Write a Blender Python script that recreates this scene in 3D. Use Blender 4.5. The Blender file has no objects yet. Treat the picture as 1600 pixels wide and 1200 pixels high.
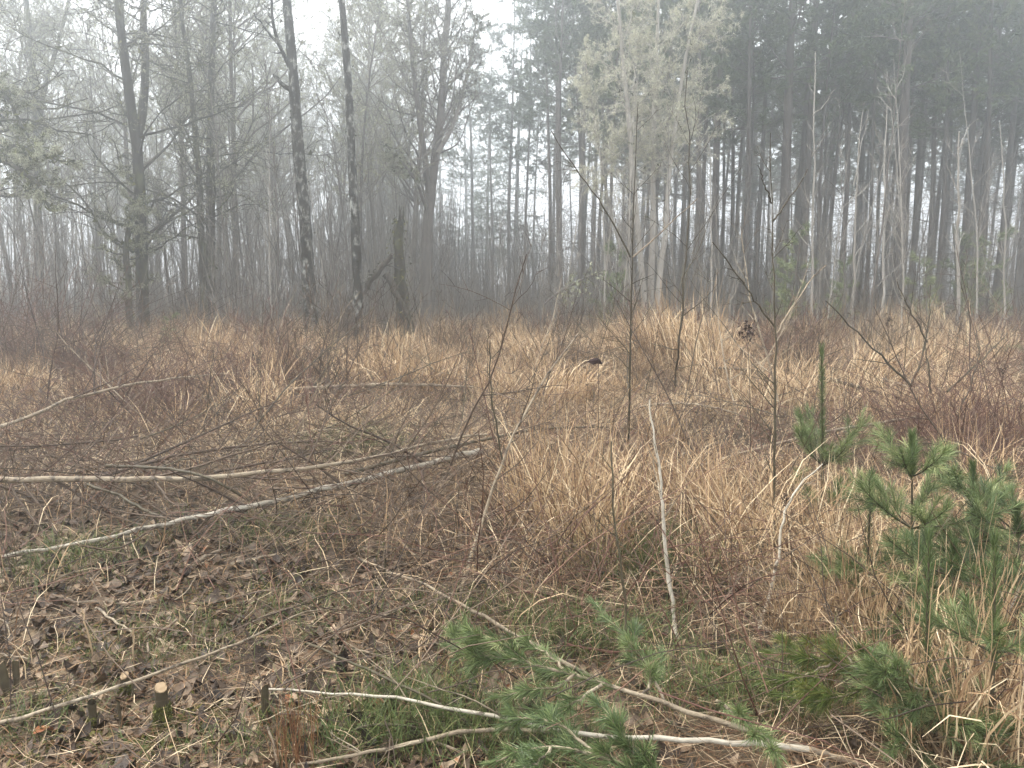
import bpy, math
import numpy as np
rng = np.random.default_rng(11)
S = bpy.context.scene
COL = S.collection
PI = math.pi

# ------------------------------------------------------------------ camera, light, exposure
CAM_H = 1.6
PITCH = math.radians(8.0)
cam_d = bpy.data.cameras.new('camera')
cam_d.sensor_width = 36.0
cam_d.lens = 27.0
cam_d.clip_start = 0.05
cam_d.clip_end = 600.0
cam = bpy.data.objects.new('camera', cam_d)
cam.location = (0, 0, CAM_H)
cam.rotation_euler = (PI / 2 - PITCH, 0, 0)
COL.objects.link(cam)
S.camera = cam

SUN_EL, SUN_AZ = math.radians(52), math.radians(-64)      # azimuth measured from +Y towards +X
world = bpy.data.worlds.new('World')
S.world = world
world.use_nodes = True
wn, wl = world.node_tree.nodes, world.node_tree.links
bg = wn['Background']
sky = wn.new('ShaderNodeTexSky')
sky.sky_type = 'NISHITA'
sky.sun_disc = False
sky.sun_elevation = SUN_EL
sky.sun_rotation = SUN_AZ
sky.dust_density = 6.0
sky.air_density = 1.0
hs = wn.new('ShaderNodeHueSaturation')
hs.inputs['Saturation'].default_value = 0.18
hs.inputs['Value'].default_value = 1.0
mx = wn.new('ShaderNodeMix')
mx.data_type = 'RGBA'
mx.inputs['Factor'].default_value = 0.72
mx.inputs['B'].default_value = (9.9, 10.1, 10.4, 1)      # even cloud layer, in the sky texture's own units
wl.new(sky.outputs[0], hs.inputs['Color'])
wl.new(hs.outputs[0], mx.inputs['A'])
wl.new(mx.outputs['Result'], bg.inputs['Color'])
bg.inputs['Strength'].default_value = 0.10

sun_d = bpy.data.lights.new('sun', 'SUN')
sun_d.energy = 1.5
sun_d.angle = math.radians(11)
sun_d.color = (1.0, 0.945, 0.86)
sun = bpy.data.objects.new('sun', sun_d)
sun.rotation_euler = (PI / 2 - SUN_EL, 0, -SUN_AZ + PI)
sun.location = (-10, 10, 30)
COL.objects.link(sun)

S.view_settings.view_transform = 'Standard'
S.view_settings.look = 'None'
S.view_settings.gamma = 1.0
S.view_settings.use_curve_mapping = False
S.view_settings.exposure = 1.64
S.render.film_transparent = False
S.cycles.max_bounces = 6
S.cycles.diffuse_bounces = 3
S.cycles.glossy_bounces = 2
S.cycles.transmission_bounces = 3
S.cycles.transparent_max_bounces = 8
S.cycles.volume_bounces = 1
S.cycles.sample_clamp_indirect = 4.0
S.cycles.use_adaptive_sampling = False
S.cycles.use_denoising = True
try:
    S.cycles.denoiser = 'OPENIMAGEDENOISE'
    S.cycles.denoising_input_passes = 'RGB_ALBEDO_NORMAL'
    S.cycles.denoising_prefilter = 'ACCURATE'
except Exception:
    pass
HAZE_DENSITY = 0.0155

# ------------------------------------------------------------------ small maths
def unit(a):
    return a / np.maximum(np.linalg.norm(a, axis=-1, keepdims=True), 1e-9)

def U(a, b, n=None):
    return rng.uniform(a, b, n)

def gz(x, y):
    """height of the ground"""
    x = np.asarray(x, float); y = np.asarray(y, float)
    z = 0.05 * np.sin(0.7 * x + 0.33 * y + 1.0) + 0.045 * np.sin(-0.52 * x + 0.91 * y + 2.0)
    z = z + 0.022 * np.sin(1.9 * x + 1.3 * y) + 0.016 * np.sin(-2.9 * x + 2.1 * y + 0.5)
    z = z + 0.008 * np.sin(6.1 * x + 3.7 * y) * np.sin(5.3 * y - 2.2 * x + 1.0)
    far = np.clip((y - 5.5) / 3.0, 0, 1)
    z = z + far * (0.11 * np.sin(1.25 * x + 0.5 * y + 0.6) * np.sin(1.1 * y - 0.45 * x + 0.4) + 0.05 * np.sin(2.6 * x - 0.8 * y))
    return z * np.clip((np.hypot(x, y) - 0.5) / 3.0, 0.2, 1.0)

def patch(x, y, s=1.0, k=0.0):
    """soft patchiness, 0..1"""
    x = np.asarray(x) * s; y = np.asarray(y) * s
    v = np.sin(0.9 * x + 1.7 * y + k) + np.sin(1.8 * x - 1.1 * y + 2 * k + 1) + np.sin(-0.6 * x + 2.6 * y + 3 * k + 2) + 0.6 * np.sin(3.9 * x + 2.9 * y + k)
    return np.clip(0.5 + v / 5.0, 0, 1)

CP, SP = math.cos(PITCH), math.sin(PITCH)
def ray(px, py):
    cx, cy = (px - 800) / 1200.0, (600 - py) / 1200.0
    return np.array([cx, CP + cy * SP, -SP + cy * CP])

def at(px, py, d):
    """the point a distance d in front of the camera along the sight line through a pixel of the photograph"""
    r = ray(px, py)
    return np.array([0, 0, CAM_H]) + r * (d / r[1])

def gp(px, py, h=0.0):
    """the point a height h above the ground on that sight line"""
    r = ray(px, py)
    t = (CAM_H - h) / -r[2]
    for _ in range(8):
        p = r * t
        t = 0.5 * t + 0.5 * (CAM_H - h - float(gz(p[0], p[1]))) / -r[2]
    return np.array([0, 0, CAM_H]) + r * t

def on_ground(px, d, dz=0.0):
    x = (px - 800) / 1200.0 * d / (CP + 0.13 * SP) 
    return np.array([x, d, float(gz(x, d)) + dz])

def z3_(x, y, dz=0.0):
    return np.stack([x, y, gz(x, y) + dz], 1)

# ------------------------------------------------------------------ meshes
class Buf:
    def __init__(s):
        s.v, s.q, s.t, s.tone, s.n = [], [], [], [], 0
    def add(s, V, Q=None, T=None, tone=0.5):
        V = np.asarray(V, float).reshape(-1, 3)
        if Q is not None and len(Q): s.q.append(np.asarray(Q, np.int64).reshape(-1, 4) + s.n)
        if T is not None and len(T): s.t.append(np.asarray(T, np.int64).reshape(-1, 3) + s.n)
        s.v.append(V)
        s.tone.append(np.broadcast_to(np.asarray(tone, float).ravel() if np.ndim(tone) else tone, (len(V),)))
        s.n += len(V)
    def mesh(s, name, mat, org=(0, 0, 0), smooth=True):
        V = np.concatenate(s.v) - np.asarray(org)
        q = np.concatenate(s.q) if s.q else np.zeros((0, 4), np.int64)
        t = np.concatenate(s.t) if s.t else np.zeros((0, 3), np.int64)
        m = bpy.data.meshes.new(name)
        m.vertices.add(len(V))
        m.vertices.foreach_set('co', V.astype(np.float32).ravel())
        li = np.concatenate([q.ravel(), t.ravel()]).astype(np.int32)
        m.loops.add(len(li))
        m.loops.foreach_set('vertex_index', li)
        npoly = len(q) + len(t)
        m.polygons.add(npoly)
        ls = np.concatenate([np.arange(len(q)) * 4, len(q) * 4 + np.arange(len(t)) * 3]).astype(np.int32)
        m.polygons.foreach_set('loop_start', ls)
        m.update(calc_edges=True)
        m.polygons.foreach_set('use_smooth', np.full(npoly, bool(smooth)))
        a = m.attributes.new('tone', 'FLOAT', 'POINT')
        a.data.foreach_set('value', np.concatenate(s.tone).astype(np.float32))
        m.materials.append(mat)
        return m
    def build(s, name, mat, parent=None, org=(0, 0, 0), smooth=True, loc=None):
        o = bpy.data.objects.new(name, s.mesh(name, mat, org, smooth))
        COL.objects.link(o)
        if parent is not None: o.parent = parent
        elif loc is not None: o.location = loc
        else: o.location = org
        return o

def tag(o, label, cat, group=None, kind=None):
    o['label'] = label; o['category'] = cat
    if group: o['group'] = group
    if kind: o['kind'] = kind
    return o

def thing(name, label, cat, loc, group=None, rz=0.0):
    o = bpy.data.objects.new(name, None)
    o.empty_display_size = 0.1
    COL.objects.link(o)
    o.location = loc; o.rotation_euler = (0, 0, rz)
    return tag(o, label, cat, group)

KIDS = {}
MANY = {'dead_branches', 'branches', 'crown', 'needles', 'lichen', 'moss', 'twigs', 'shoots', 'canes', 'stems', 'cluster'}
def child(o, parent):
    if o.name.split('.')[0] in MANY: o['kind'] = 'stuff'
    o.parent = parent
    KIDS.setdefault(parent.name, []).append(o)
    return o

def dup(root, loc, rz=0.0, sc=1.0, label=None, group=None, tilt=(0, 0)):
    """a copy of a thing and of its parts, sharing mesh data"""
    r = root.copy(); COL.objects.link(r)
    r.location = loc; r.rotation_euler = (tilt[0], tilt[1], rz); r.scale = (sc, sc, sc) if np.ndim(sc) == 0 else sc
    if label: r['label'] = label
    if group: r['group'] = group
    for c in KIDS.get(root.name, []):
        k = c.copy(); COL.objects.link(k); k.parent = r
    return r

class Kind:
    """a proto thing: the first placement moves it, later ones copy it"""
    def __init__(s, root): s.root = root; s.used = False
    def put(s, loc, rz=0.0, sc=1.0, label=None, group=None, tilt=(0, 0)):
        if s.used: return dup(s.root, loc, rz, sc, label, group, tilt)
        s.used = True
        r = s.root
        r.location = loc; r.rotation_euler = (tilt[0], tilt[1], rz); r.scale = (sc, sc, sc) if np.ndim(sc) == 0 else sc
        if label: r['label'] = label
        if group: r['group'] = group
        return r

def tubes(buf, P, R, s=5, tone=0.5, cap=False):
    """P (N,K,3) centre lines, R (N,K) radii"""
    P = np.asarray(P, float); R = np.asarray(R, float)
    if P.ndim == 2: P = P[None]; R = R[None]
    N, K, _ = P.shape
    T = unit(np.gradient(P, axis=1))
    mean = unit(P[:, -1] - P[:, 0] + 1e-6)
    ref = np.where(np.abs(mean[:, 2:3]) > 0.8, np.array([[1.0, 0, 0]]), np.array([[0, 0, 1.0]]))
    A = unit(np.cross(T, np.broadcast_to(ref[:, None, :], T.shape)))
    B = np.cross(T, A)
    an = np.arange(s) * 2 * PI / s
    V = P[:, :, None, :] + R[:, :, None, None] * (np.cos(an)[None, None, :, None] * A[:, :, None, :] + np.sin(an)[None, None, :, None] * B[:, :, None, :])
    idx = np.arange(N * K * s).reshape(N, K, s)
    a = idx[:, :-1, :]; b = idx[:, 1:, :]
    Q = np.stack([a, np.roll(a, -1, 2), np.roll(b, -1, 2), b], -1)
    tn = np.broadcast_to(np.asarray(tone, float).reshape(-1, 1, 1) if np.ndim(tone) == 1 else np.asarray(tone), (N, K, s))
    buf.add(V, Q, None, tn)
    if cap:
        for e, rev in ((0, 0), (K - 1, 1)):
            c = P[:, e]
            ring = V[:, e]
            vv = np.concatenate([c[:, None], ring], 1)
            base = np.arange(N)[:, None] * (s + 1)
            i = np.arange(s)
            tri = np.stack([np.broadcast_to(base, (N, s)), base + 1 + i, base + 1 + (i + 1) % s], -1)
            buf.add(vv, None, tri, np.broadcast_to(tn[:, e, :1], (N, s + 1)))

def grow(B, D, L, K=6, wob=0.1, grav=0.0):
    B = np.asarray(B, float).reshape(-1, 3); N = len(B)
    D = unit(np.broadcast_to(np.asarray(D, float), (N, 3)).copy()); L = np.broadcast_to(L, (N,))
    P = np.zeros((N, K, 3)); P[:, 0] = B
    st = (L / (K - 1))[:, None]
    for k in range(1, K):
        P[:, k] = P[:, k - 1] + st * D
        D = D + wob * rng.normal(size=(N, 3)); D[:, 2] += grav
        D = unit(D)
    return P

def taper(r0, K, tip=0.3, p=1.0):
    return np.asarray(r0)[:, None] * (1 - (1 - tip) * np.linspace(0, 1, K)[None] ** p)

def perp_to(T):
    r = rng.normal(size=T.shape)
    return unit(r - (r * T).sum(-1, keepdims=True) * T)

def kids(P, R, n, t0, t1, a0, a1, l0, l1, rf, K=5, wob=0.12, grav=0.0, tip=0.35, absl=False, rmin=0.0):
    N, Kp, _ = P.shape
    i0 = np.repeat(np.arange(N), n)
    M = len(i0)
    t = U(t0, t1, M)
    f = t * (Kp - 1); i = np.clip(np.floor(f).astype(int), 0, Kp - 2); w = (f - i)[:, None]
    pos = P[i0, i] * (1 - w) + P[i0, i + 1] * w
    T = unit(P[i0, i + 1] - P[i0, i])
    rad = R[i0, i] * (1 - w[:, 0]) + R[i0, i + 1] * w[:, 0]
    a = np.radians(U(a0, a1, M))[:, None]
    D = np.cos(a) * T + np.sin(a) * perp_to(T)
    Lp = np.linalg.norm(np.diff(P, axis=1), axis=-1).sum(1)[i0]
    L = U(l0, l1, M) * (1.0 if absl else Lp) * (1 - 0.5 * (t - t0) / max(t1 - t0, 1e-3))
    C = grow(pos, D, L, K, wob, grav)
    return C, taper(np.maximum(rad * rf, rmin), K, tip)

def smooth_path(pts, K, wob=0.0):
    pts = np.asarray(pts, float)
    d = np.r_[0, np.cumsum(np.linalg.norm(np.diff(pts, axis=0), axis=1))]
    tt = np.linspace(0, d[-1], K)
    out = np.stack([np.interp(tt, d, pts[:, c]) for c in range(3)], 1)
    for _ in range(2):
        o = out.copy(); o[1:-1] = 0.25 * out[:-2] + 0.5 * out[1:-1] + 0.25 * out[2:]; out = o
    if wob: out[1:-1] += rng.normal(size=(K - 2, 3)) * wob
    return out

def blades(buf, B, az, tilt, curl, L, W, segs=4, tone=0.5, p=1.4):
    N = len(B)
    az = np.broadcast_to(az, (N,)); tilt = np.broadcast_to(tilt, (N,)); curl = np.broadcast_to(curl, (N,))
    L = np.broadcast_to(L, (N,)); W = np.broadcast_to(W, (N,))
    P = np.zeros((N, segs + 1, 3)); P[:, 0] = B
    for k in range(1, segs + 1):
        th = tilt + curl * ((k - 0.5) / segs) ** p
        a2 = az + 0.25 * np.sin(7.0 * az + 2.0 * k)
        d = np.stack([np.sin(th) * np.cos(a2), np.sin(th) * np.sin(a2), np.cos(th)], 1)
        P[:, k] = P[:, k - 1] + d * (L / segs)[:, None]
    tw = az + PI / 2 + U(-0.9, 0.9, N)
    side = np.stack([np.cos(tw), np.sin(tw), U(-0.4, 0.4, N)], 1)
    prof = np.interp(np.linspace(0, 1, segs + 1), [0, 0.3, 0.75, 1], [0.7, 1.0, 0.7, 0.08])
    off = side[:, None, :] * (W[:, None] * prof[None] * 0.5)[:, :, None]
    V = np.stack([P - off, P + off], 2)
    idx = np.arange(N * (segs + 1) * 2).reshape(N, segs + 1, 2)
    Q = np.stack([idx[:, :-1, 0], idx[:, :-1, 1], idx[:, 1:, 1], idx[:, 1:, 0]], -1)
    tn = np.broadcast_to(np.asarray(tone, float).reshape(-1, 1, 1) if np.ndim(tone) else tone, (N, segs + 1, 2))
    buf.add(V, Q, None, tn)

def needles(buf, P, per_m, length, width, a0=25, a1=60, t0=0.0, t1=1.0, tone=0.5, spread=0.25, lift=0.0):
    """needles along shoots P (N,K,3)"""
    N, Kp, _ = P.shape
    Lp = np.linalg.norm(np.diff(P, axis=1), axis=-1).sum(1)
    n = np.maximum((Lp * per_m).astype(int), 6)
    i0 = np.repeat(np.arange(N), n); M = len(i0)
    t = t0 + (t1 - t0) * U(0, 1, M)
    f = t * (Kp - 1); i = np.clip(np.floor(f).astype(int), 0, Kp - 2); w = (f - i)[:, None]
    pos = P[i0, i] * (1 - w) + P[i0, i + 1] * w
    T = unit(P[i0, i + 1] - P[i0, i])
    a = np.radians(U(a0, a1, M) * np.where(t > 0.93, 0.55, 1.0))[:, None]
    D = np.cos(a) * T + np.sin(a) * perp_to(T)
    D[:, 2] += lift; D = unit(D)
    L = length * U(0.7, 1.15, M)[:, None]
    sd = perp_to(D) * width * 0.5
    mid = pos + D * L * 0.55
    tipp = pos + D * L + np.array([0, 0, -0.06]) * L
    V = np.stack([pos - sd, pos + sd, mid + sd, tipp, mid - sd], 1)
    idx = np.arange(M * 5).reshape(M, 5)
    base_t = (np.broadcast_to(tone, (N,))[i0] + U(-spread, spread, M))
    buf.add(V, np.stack([idx[:, 0], idx[:, 1], idx[:, 2], idx[:, 4]], -1), np.stack([idx[:, 4], idx[:, 2], idx[:, 3]], -1), np.repeat(base_t, 5))

def flakes(buf, C, size, tone=0.5, spread=0.3, hang=0.0, sq=1.0):
    """small irregular triangles round the points C: lichen and moss tufts"""
    N = len(C)
    s = size * U(0.5, 1.4, N)[:, None, None]
    o = rng.normal(size=(N, 3, 3)) * 0.6
    o[:, 0] *= sq; o[:, 1] *= sq
    o[:, 2, 2] -= hang
    buf.add(C[:, None, :] + o * s, None, np.arange(N * 3).reshape(N, 3), np.repeat(tone + U(-spread, spread, N), 3))

def along(P, n, t0=0.0, t1=1.0, jit=0.0):
    N, Kp, _ = P.shape
    i0 = np.repeat(np.arange(N), n); M = len(i0)
    f = U(t0, t1, M) * (Kp - 1); i = np.clip(np.floor(f).astype(int), 0, Kp - 2); w = (f - i)[:, None]
    p = P[i0, i] * (1 - w) + P[i0, i + 1] * w
    return p + rng.normal(size=p.shape) * jit if jit else p

# ------------------------------------------------------------------ materials
def mat(name, stops, rough=0.75, noise=None, stretch=(1, 1, 1), spec=0.25, bump=0.0, bscale=60.0, rand=0.25, blot=None, trans=0.0, up=None):
    """colour = ramp(tone of the piece + grain); blot = (stops, scale, threshold, softness): patches of another growth or stain"""
    m = bpy.data.materials.new(name); m.use_nodes = True
    n, l = m.node_tree.nodes, m.node_tree.links
    b = n['Principled BSDF']
    b.inputs['Roughness'].default_value = rough
    b.inputs['Specular IOR Level'].default_value = spec
    at_ = n.new('ShaderNodeAttribute'); at_.attribute_name = 'tone'
    oi = n.new('ShaderNodeObjectInfo')
    def math_(op, a, bb):
        x = n.new('ShaderNodeMath'); x.operation = op
        for s_, v in zip(x.inputs, (a, bb)):
            if hasattr(v, 'node'): l.new(v, s_)
            else: s_.default_value = v
        return x.outputs[0]
    fac = at_.outputs['Fac']
    if rand:
        fac = math_('ADD', fac, math_('MULTIPLY', math_('SUBTRACT', oi.outputs['Random'], 0.5), rand))
    tc = n.new('ShaderNodeTexCoord'); mp = n.new('ShaderNodeMapping')
    mp.inputs['Scale'].default_value = stretch
    l.new(tc.outputs['Object'], mp.inputs['Vector'])
    if noise:
        nz = n.new('ShaderNodeTexNoise'); nz.inputs['Scale'].default_value = noise[0]; nz.inputs['Detail'].default_value = 4
        l.new(mp.outputs[0], nz.inputs['Vector'])
        fac = math_('ADD', fac, math_('MULTIPLY', math_('SUBTRACT', nz.outputs['Fac'], 0.5), noise[1]))
    def ramp(f, st):
        r = n.new('ShaderNodeValToRGB')
        e = r.color_ramp.elements
        while len(e) < len(st): e.new(0.5)
        for k, (p, c) in enumerate(st): e[k].position = p; e[k].color = (*c, 1)
        l.new(f, r.inputs[0])
        return r.outputs[0]
    col = ramp(fac, stops)
    if blot:
        st2, sc2, th, sf = blot[:4]
        n2 = n.new('ShaderNodeTexNoise'); n2.inputs['Scale'].default_value = sc2; n2.inputs['Detail'].default_value = 5; n2.inputs['Roughness'].default_value = 0.65
        l.new(mp.outputs[0], n2.inputs['Vector'])
        mr = n.new('ShaderNodeMapRange'); mr.inputs['From Min'].default_value = th - sf; mr.inputs['From Max'].default_value = th + sf
        l.new(n2.outputs['Fac'], mr.inputs['Value'])
        mm = n.new('ShaderNodeMix'); mm.data_type = 'RGBA'
        l.new(mr.outputs[0], mm.inputs['Factor']); l.new(col, mm.inputs['A']); l.new(ramp(fac, st2), mm.inputs['B'])
        col = mm.outputs['Result']
    l.new(col, b.inputs['Base Color'])
    if bump:
        nb = n.new('ShaderNodeTexNoise'); nb.inputs['Scale'].default_value = bscale; nb.inputs['Detail'].default_value = 4
        l.new(mp.outputs[0], nb.inputs['Vector'])
        bp = n.new('ShaderNodeBump'); bp.inputs['Strength'].default_value = bump; bp.inputs['Distance'].default_value = 0.02
        l.new(nb.outputs['Fac'], bp.inputs['Height']); l.new(bp.outputs[0], b.inputs['Normal'])
    if trans:
        tr = n.new('ShaderNodeBsdfTranslucent'); l.new(col, tr.inputs['Color'])
        ms = n.new('ShaderNodeMixShader'); ms.inputs[0].default_value = trans
        l.new(b.outputs[0], ms.inputs[1]); l.new(tr.outputs[0], ms.inputs[2])
        l.new(ms.outputs[0], n['Material Output'].inputs['Surface'])
    return m

STRAW = [(0.0, (.045, .026, .015)), (0.3, (.20, .118, .064)), (0.6, (.53, .37, .215)), (1.0, (.85, .70, .47))]
M = {}
M['ground'] = mat('damp_soil', [(0.25, (.022, .016, .010)), (0.5, (.055, .039, .023)), (0.7, (.11, .078, .045)), (0.85, (.17, .125, .075))], 0.8, (9, 1.3), rand=0, bump=0.9, bscale=30,
                  blot=([(0, (.04, .045, .018)), (1, (.08, .08, .035))], 1.1, 0.66, 0.06))
M['straw'] = mat('dry_straw', STRAW, 0.7, rand=0.1, trans=0.2)
M['thatch'] = mat('flattened_straw', [(0.0, (.032, .02, .012)), (0.5, (.20, .132, .076)), (1.0, (.74, .59, .39))], 0.75, rand=0, trans=0.1)
M['green'] = mat('green_grass', [(0.0, (.045, .06, .018)), (0.5, (.085, .12, .035)), (1.0, (.21, .21, .08))], 0.6, rand=0.1, trans=0.2)
M['twig'] = mat('brown_twig', [(0.0, (.022, .015, .011)), (0.5, (.075, .051, .036)), (1.0, (.20, .145, .10))], 0.7, rand=0.3)
M['cane'] = mat('reddish_cane', [(0.0, (.04, .017, .013)), (0.5, (.11, .05, .035)), (1.0, (.22, .125, .085))], 0.55, rand=0.3)
M['pole'] = mat('pale_pole_bark', [(0.0, (.10, .078, .052)), (0.5, (.26, .205, .14)), (1.0, (.46, .39, .28))], 0.6, (5, 1.5), stretch=(1, 1, 1), rand=0.1, bump=0.5, bscale=60,
                blot=([(0, (.05, .04, .03)), (1, (.11, .085, .06))], 15, 0.57, 0.05))
M['whitebark'] = mat('white_birch_bark', [(0.0, (.20, .17, .125)), (0.5, (.44, .39, .31)), (1.0, (.62, .56, .47))], 0.6, (25, 0.8), rand=0.1, bump=0.3,
                     blot=([(0, (.06, .045, .035)), (1, (.12, .09, .07))], 14, 0.62, 0.04))
M['darkbark'] = mat('dark_sapling_bark', [(0.0, (.022, .018, .010)), (0.5, (.060, .048, .028)), (1.0, (.13, .11, .065))], 0.6, (30, 0.8), rand=0.2)
M['alder'] = mat('lichen_patched_bark', [(0.0, (.010, .009, .007)), (0.5, (.028, .025, .02)), (1.0, (.075, .067, .052))], 0.85, (6, 1.0), stretch=(1, 1, .6), rand=0, bump=0.8, bscale=25,
                 blot=([(0, (.20, .20, .18)), (1, (.44, .44, .40))], 9, 0.575, 0.06))
M['maple'] = mat('mossy_bark', [(0.0, (.014, .012, .010)), (0.5, (.042, .036, .028)), (1.0, (.09, .08, .06))], 0.9, (5, 1.0), stretch=(1, 1, .5), rand=0.2, bump=0.8, bscale=20,
                 blot=([(0, (.055, .058, .022)), (1, (.12, .12, .05))], 3.0, 0.58, 0.07))
M['pinebark'] = mat('pine_bark', [(0.0, (.05, .043, .038)), (0.5, (.125, .108, .096)), (1.0, (.22, .195, .175))], 0.9, (7, 1.2), stretch=(1, 1, .25), rand=0.35, bump=1.0, bscale=14)
M['greybark'] = mat('grey_twig_bark', [(0.0, (.06, .053, .046)), (0.5, (.15, .132, .115)), (1.0, (.30, .275, .24))], 0.8, (8, 0.8), stretch=(1, 1, .4), rand=0.5)
M['palestem'] = mat('pale_stem_bark', [(0.0, (.16, .14, .12)), (0.5, (.34, .31, .27)), (1.0, (.5, .47, .42))], 0.8, (10, 0.8), stretch=(1, 1, .5), rand=0.3)
M['lichen'] = mat('pale_lichen', [(0.0, (.17, .175, .10)), (0.5, (.36, .365, .24)), (1.0, (.60, .60, .45))], 0.9, rand=0.2, trans=0.2)
M['lichen_yellow'] = mat('yellow_lichen', [(0.0, (.34, .335, .21)), (0.5, (.60, .59, .42)), (1.0, (.80, .79, .63))], 0.9, rand=0.1, trans=0.2)
M['moss'] = mat('green_moss', [(0.0, (.035, .04, .012)), (0.5, (.095, .10, .025)), (1.0, (.22, .21, .06))], 0.9, rand=0.15)
M['darkmoss'] = mat('dark_moss', [(0.0, (.025, .024, .014)), (0.5, (.06, .058, .03)), (1.0, (.12, .115, .06))], 0.9, rand=0.15)
M['pineneedle'] = mat('young_pine_needles', [(0.0, (.028, .045, .016)), (0.4, (.088, .132, .043)), (0.75, (.185, .235, .088)), (1.0, (.41, .43, .2))], 0.5, rand=0.2, spec=0.4, trans=0.15)
M['yellowneedle'] = mat('yellowing_pine_needles', [(0.0, (.035, .055, .012)), (0.5, (.10, .14, .03)), (1.0, (.26, .23, .06))], 0.5, rand=0.2, trans=0.15)
M['farneedle'] = mat('pine_crown_needles', [(0.0, (.03, .044, .018)), (0.5, (.09, .125, .05)), (1.0, (.19, .22, .09))], 0.6, rand=0.5)
M['brownneedle'] = mat('fallen_needles', [(0.0, (.07, .03, .014)), (0.5, (.18, .085, .04)), (1.0, (.32, .18, .09))], 0.7, rand=0)
M['leaf'] = mat('dead_leaf', [(0.0, (.018, .011, .007)), (0.3, (.052, .033, .021)), (0.6, (.115, .078, .05)), (0.85, (.27, .19, .12)), (0.97, (.40, .30, .20)), (1.0, (.30, .11, .04))], 0.55, (30, 0.5), rand=0.75, spec=0.3, bump=0.4, bscale=50)
M['cutwood'] = mat('fresh_cut_wood', [(0.0, (.26, .15, .065)), (0.5, (.27, .19, .11)), (1.0, (.44, .33, .21))], 0.7, (40, 0.7), rand=0.1)
M['rotwood'] = mat('weathered_wood', [(0.0, (.05, .038, .028)), (0.5, (.15, .115, .08)), (1.0, (.32, .26, .19))], 0.85, (12, 1.0), rand=0.2, bump=0.6, bscale=40)
M['logbark'] = mat('grey_log_bark', [(0.0, (.03, .026, .021)), (0.5, (.08, .07, .055)), (1.0, (.18, .16, .13))], 0.9, (8, 1.0), rand=0.2, bump=0.7, bscale=25)
M['greybirch'] = mat('weathered_birch_bark', [(0.0, (.12, .10, .075)), (0.5, (.34, .30, .235)), (1.0, (.62, .57, .48))], 0.65, (4, 1.6), rand=0, bump=0.5, bscale=70, blot=([(0, (.05, .04, .03)), (1, (.12, .10, .075))], 16, 0.56, 0.05))
M['seed'] = mat('dark_seed_head', [(0.0, (.018, .011, .01)), (1.0, (.06, .038, .035))], 0.9, rand=0.2)

# ------------------------------------------------------------------ ground and haze
EDGE = 92.0
n_ = 300
u_ = np.linspace(-1, 1, n_)
gx = np.sinh(u_ * 4.6) / np.sinh(4.6) * EDGE
gy = np.sinh((u_) * 4.6) / np.sinh(4.6) * EDGE + 4.0
X, Y = np.meshgrid(gx, gy)
V = np.stack([X, Y, gz(X, Y)], -1)
idx = np.arange(n_ * n_).reshape(n_, n_)
b = Buf()
b.add(V, np.stack([idx[:-1, :-1], idx[:-1, 1:], idx[1:, 1:], idx[1:, :-1]], -1), None, patch(X, Y, 0.8).ravel() * 0.5 + 0.25)
g = b.build('ground', M['ground']); g['kind'] = 'structure'
tag(g, 'damp brown forest floor of the clearing under straw and litter', 'ground', kind='structure')

hz = bpy.data.materials.new('haze_air'); hz.use_nodes = True
nn, ll = hz.node_tree.nodes, hz.node_tree.links
nn.remove(nn['Principled BSDF'])
pv = nn.new('ShaderNodeVolumePrincipled')
pv.inputs['Color'].default_value = (0.92, 0.968, 1.0, 1)
pv.inputs['Density'].default_value = HAZE_DENSITY
pv.inputs['Anisotropy'].default_value = 0.82
ll.new(pv.outputs[0], nn['Material Output'].inputs['Volume'])
b = Buf()
hx, y0, y1, z0, z1 = EDGE + 3, -EDGE + 1, EDGE + 7, -1.3, 18.6
b.add([(x, y, z) for z in (z0, z1) for y in (y0, y1) for x in (-hx, hx)],
      [(0, 2, 3, 1), (4, 5, 7, 6), (0, 1, 5, 4), (2, 6, 7, 3), (0, 4, 6, 2), (1, 3, 7, 5)])
h = b.build('haze', hz, smooth=False)
tag(h, 'pale morning fog hanging through the whole clearing and wood', 'haze', kind='stuff')

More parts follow.
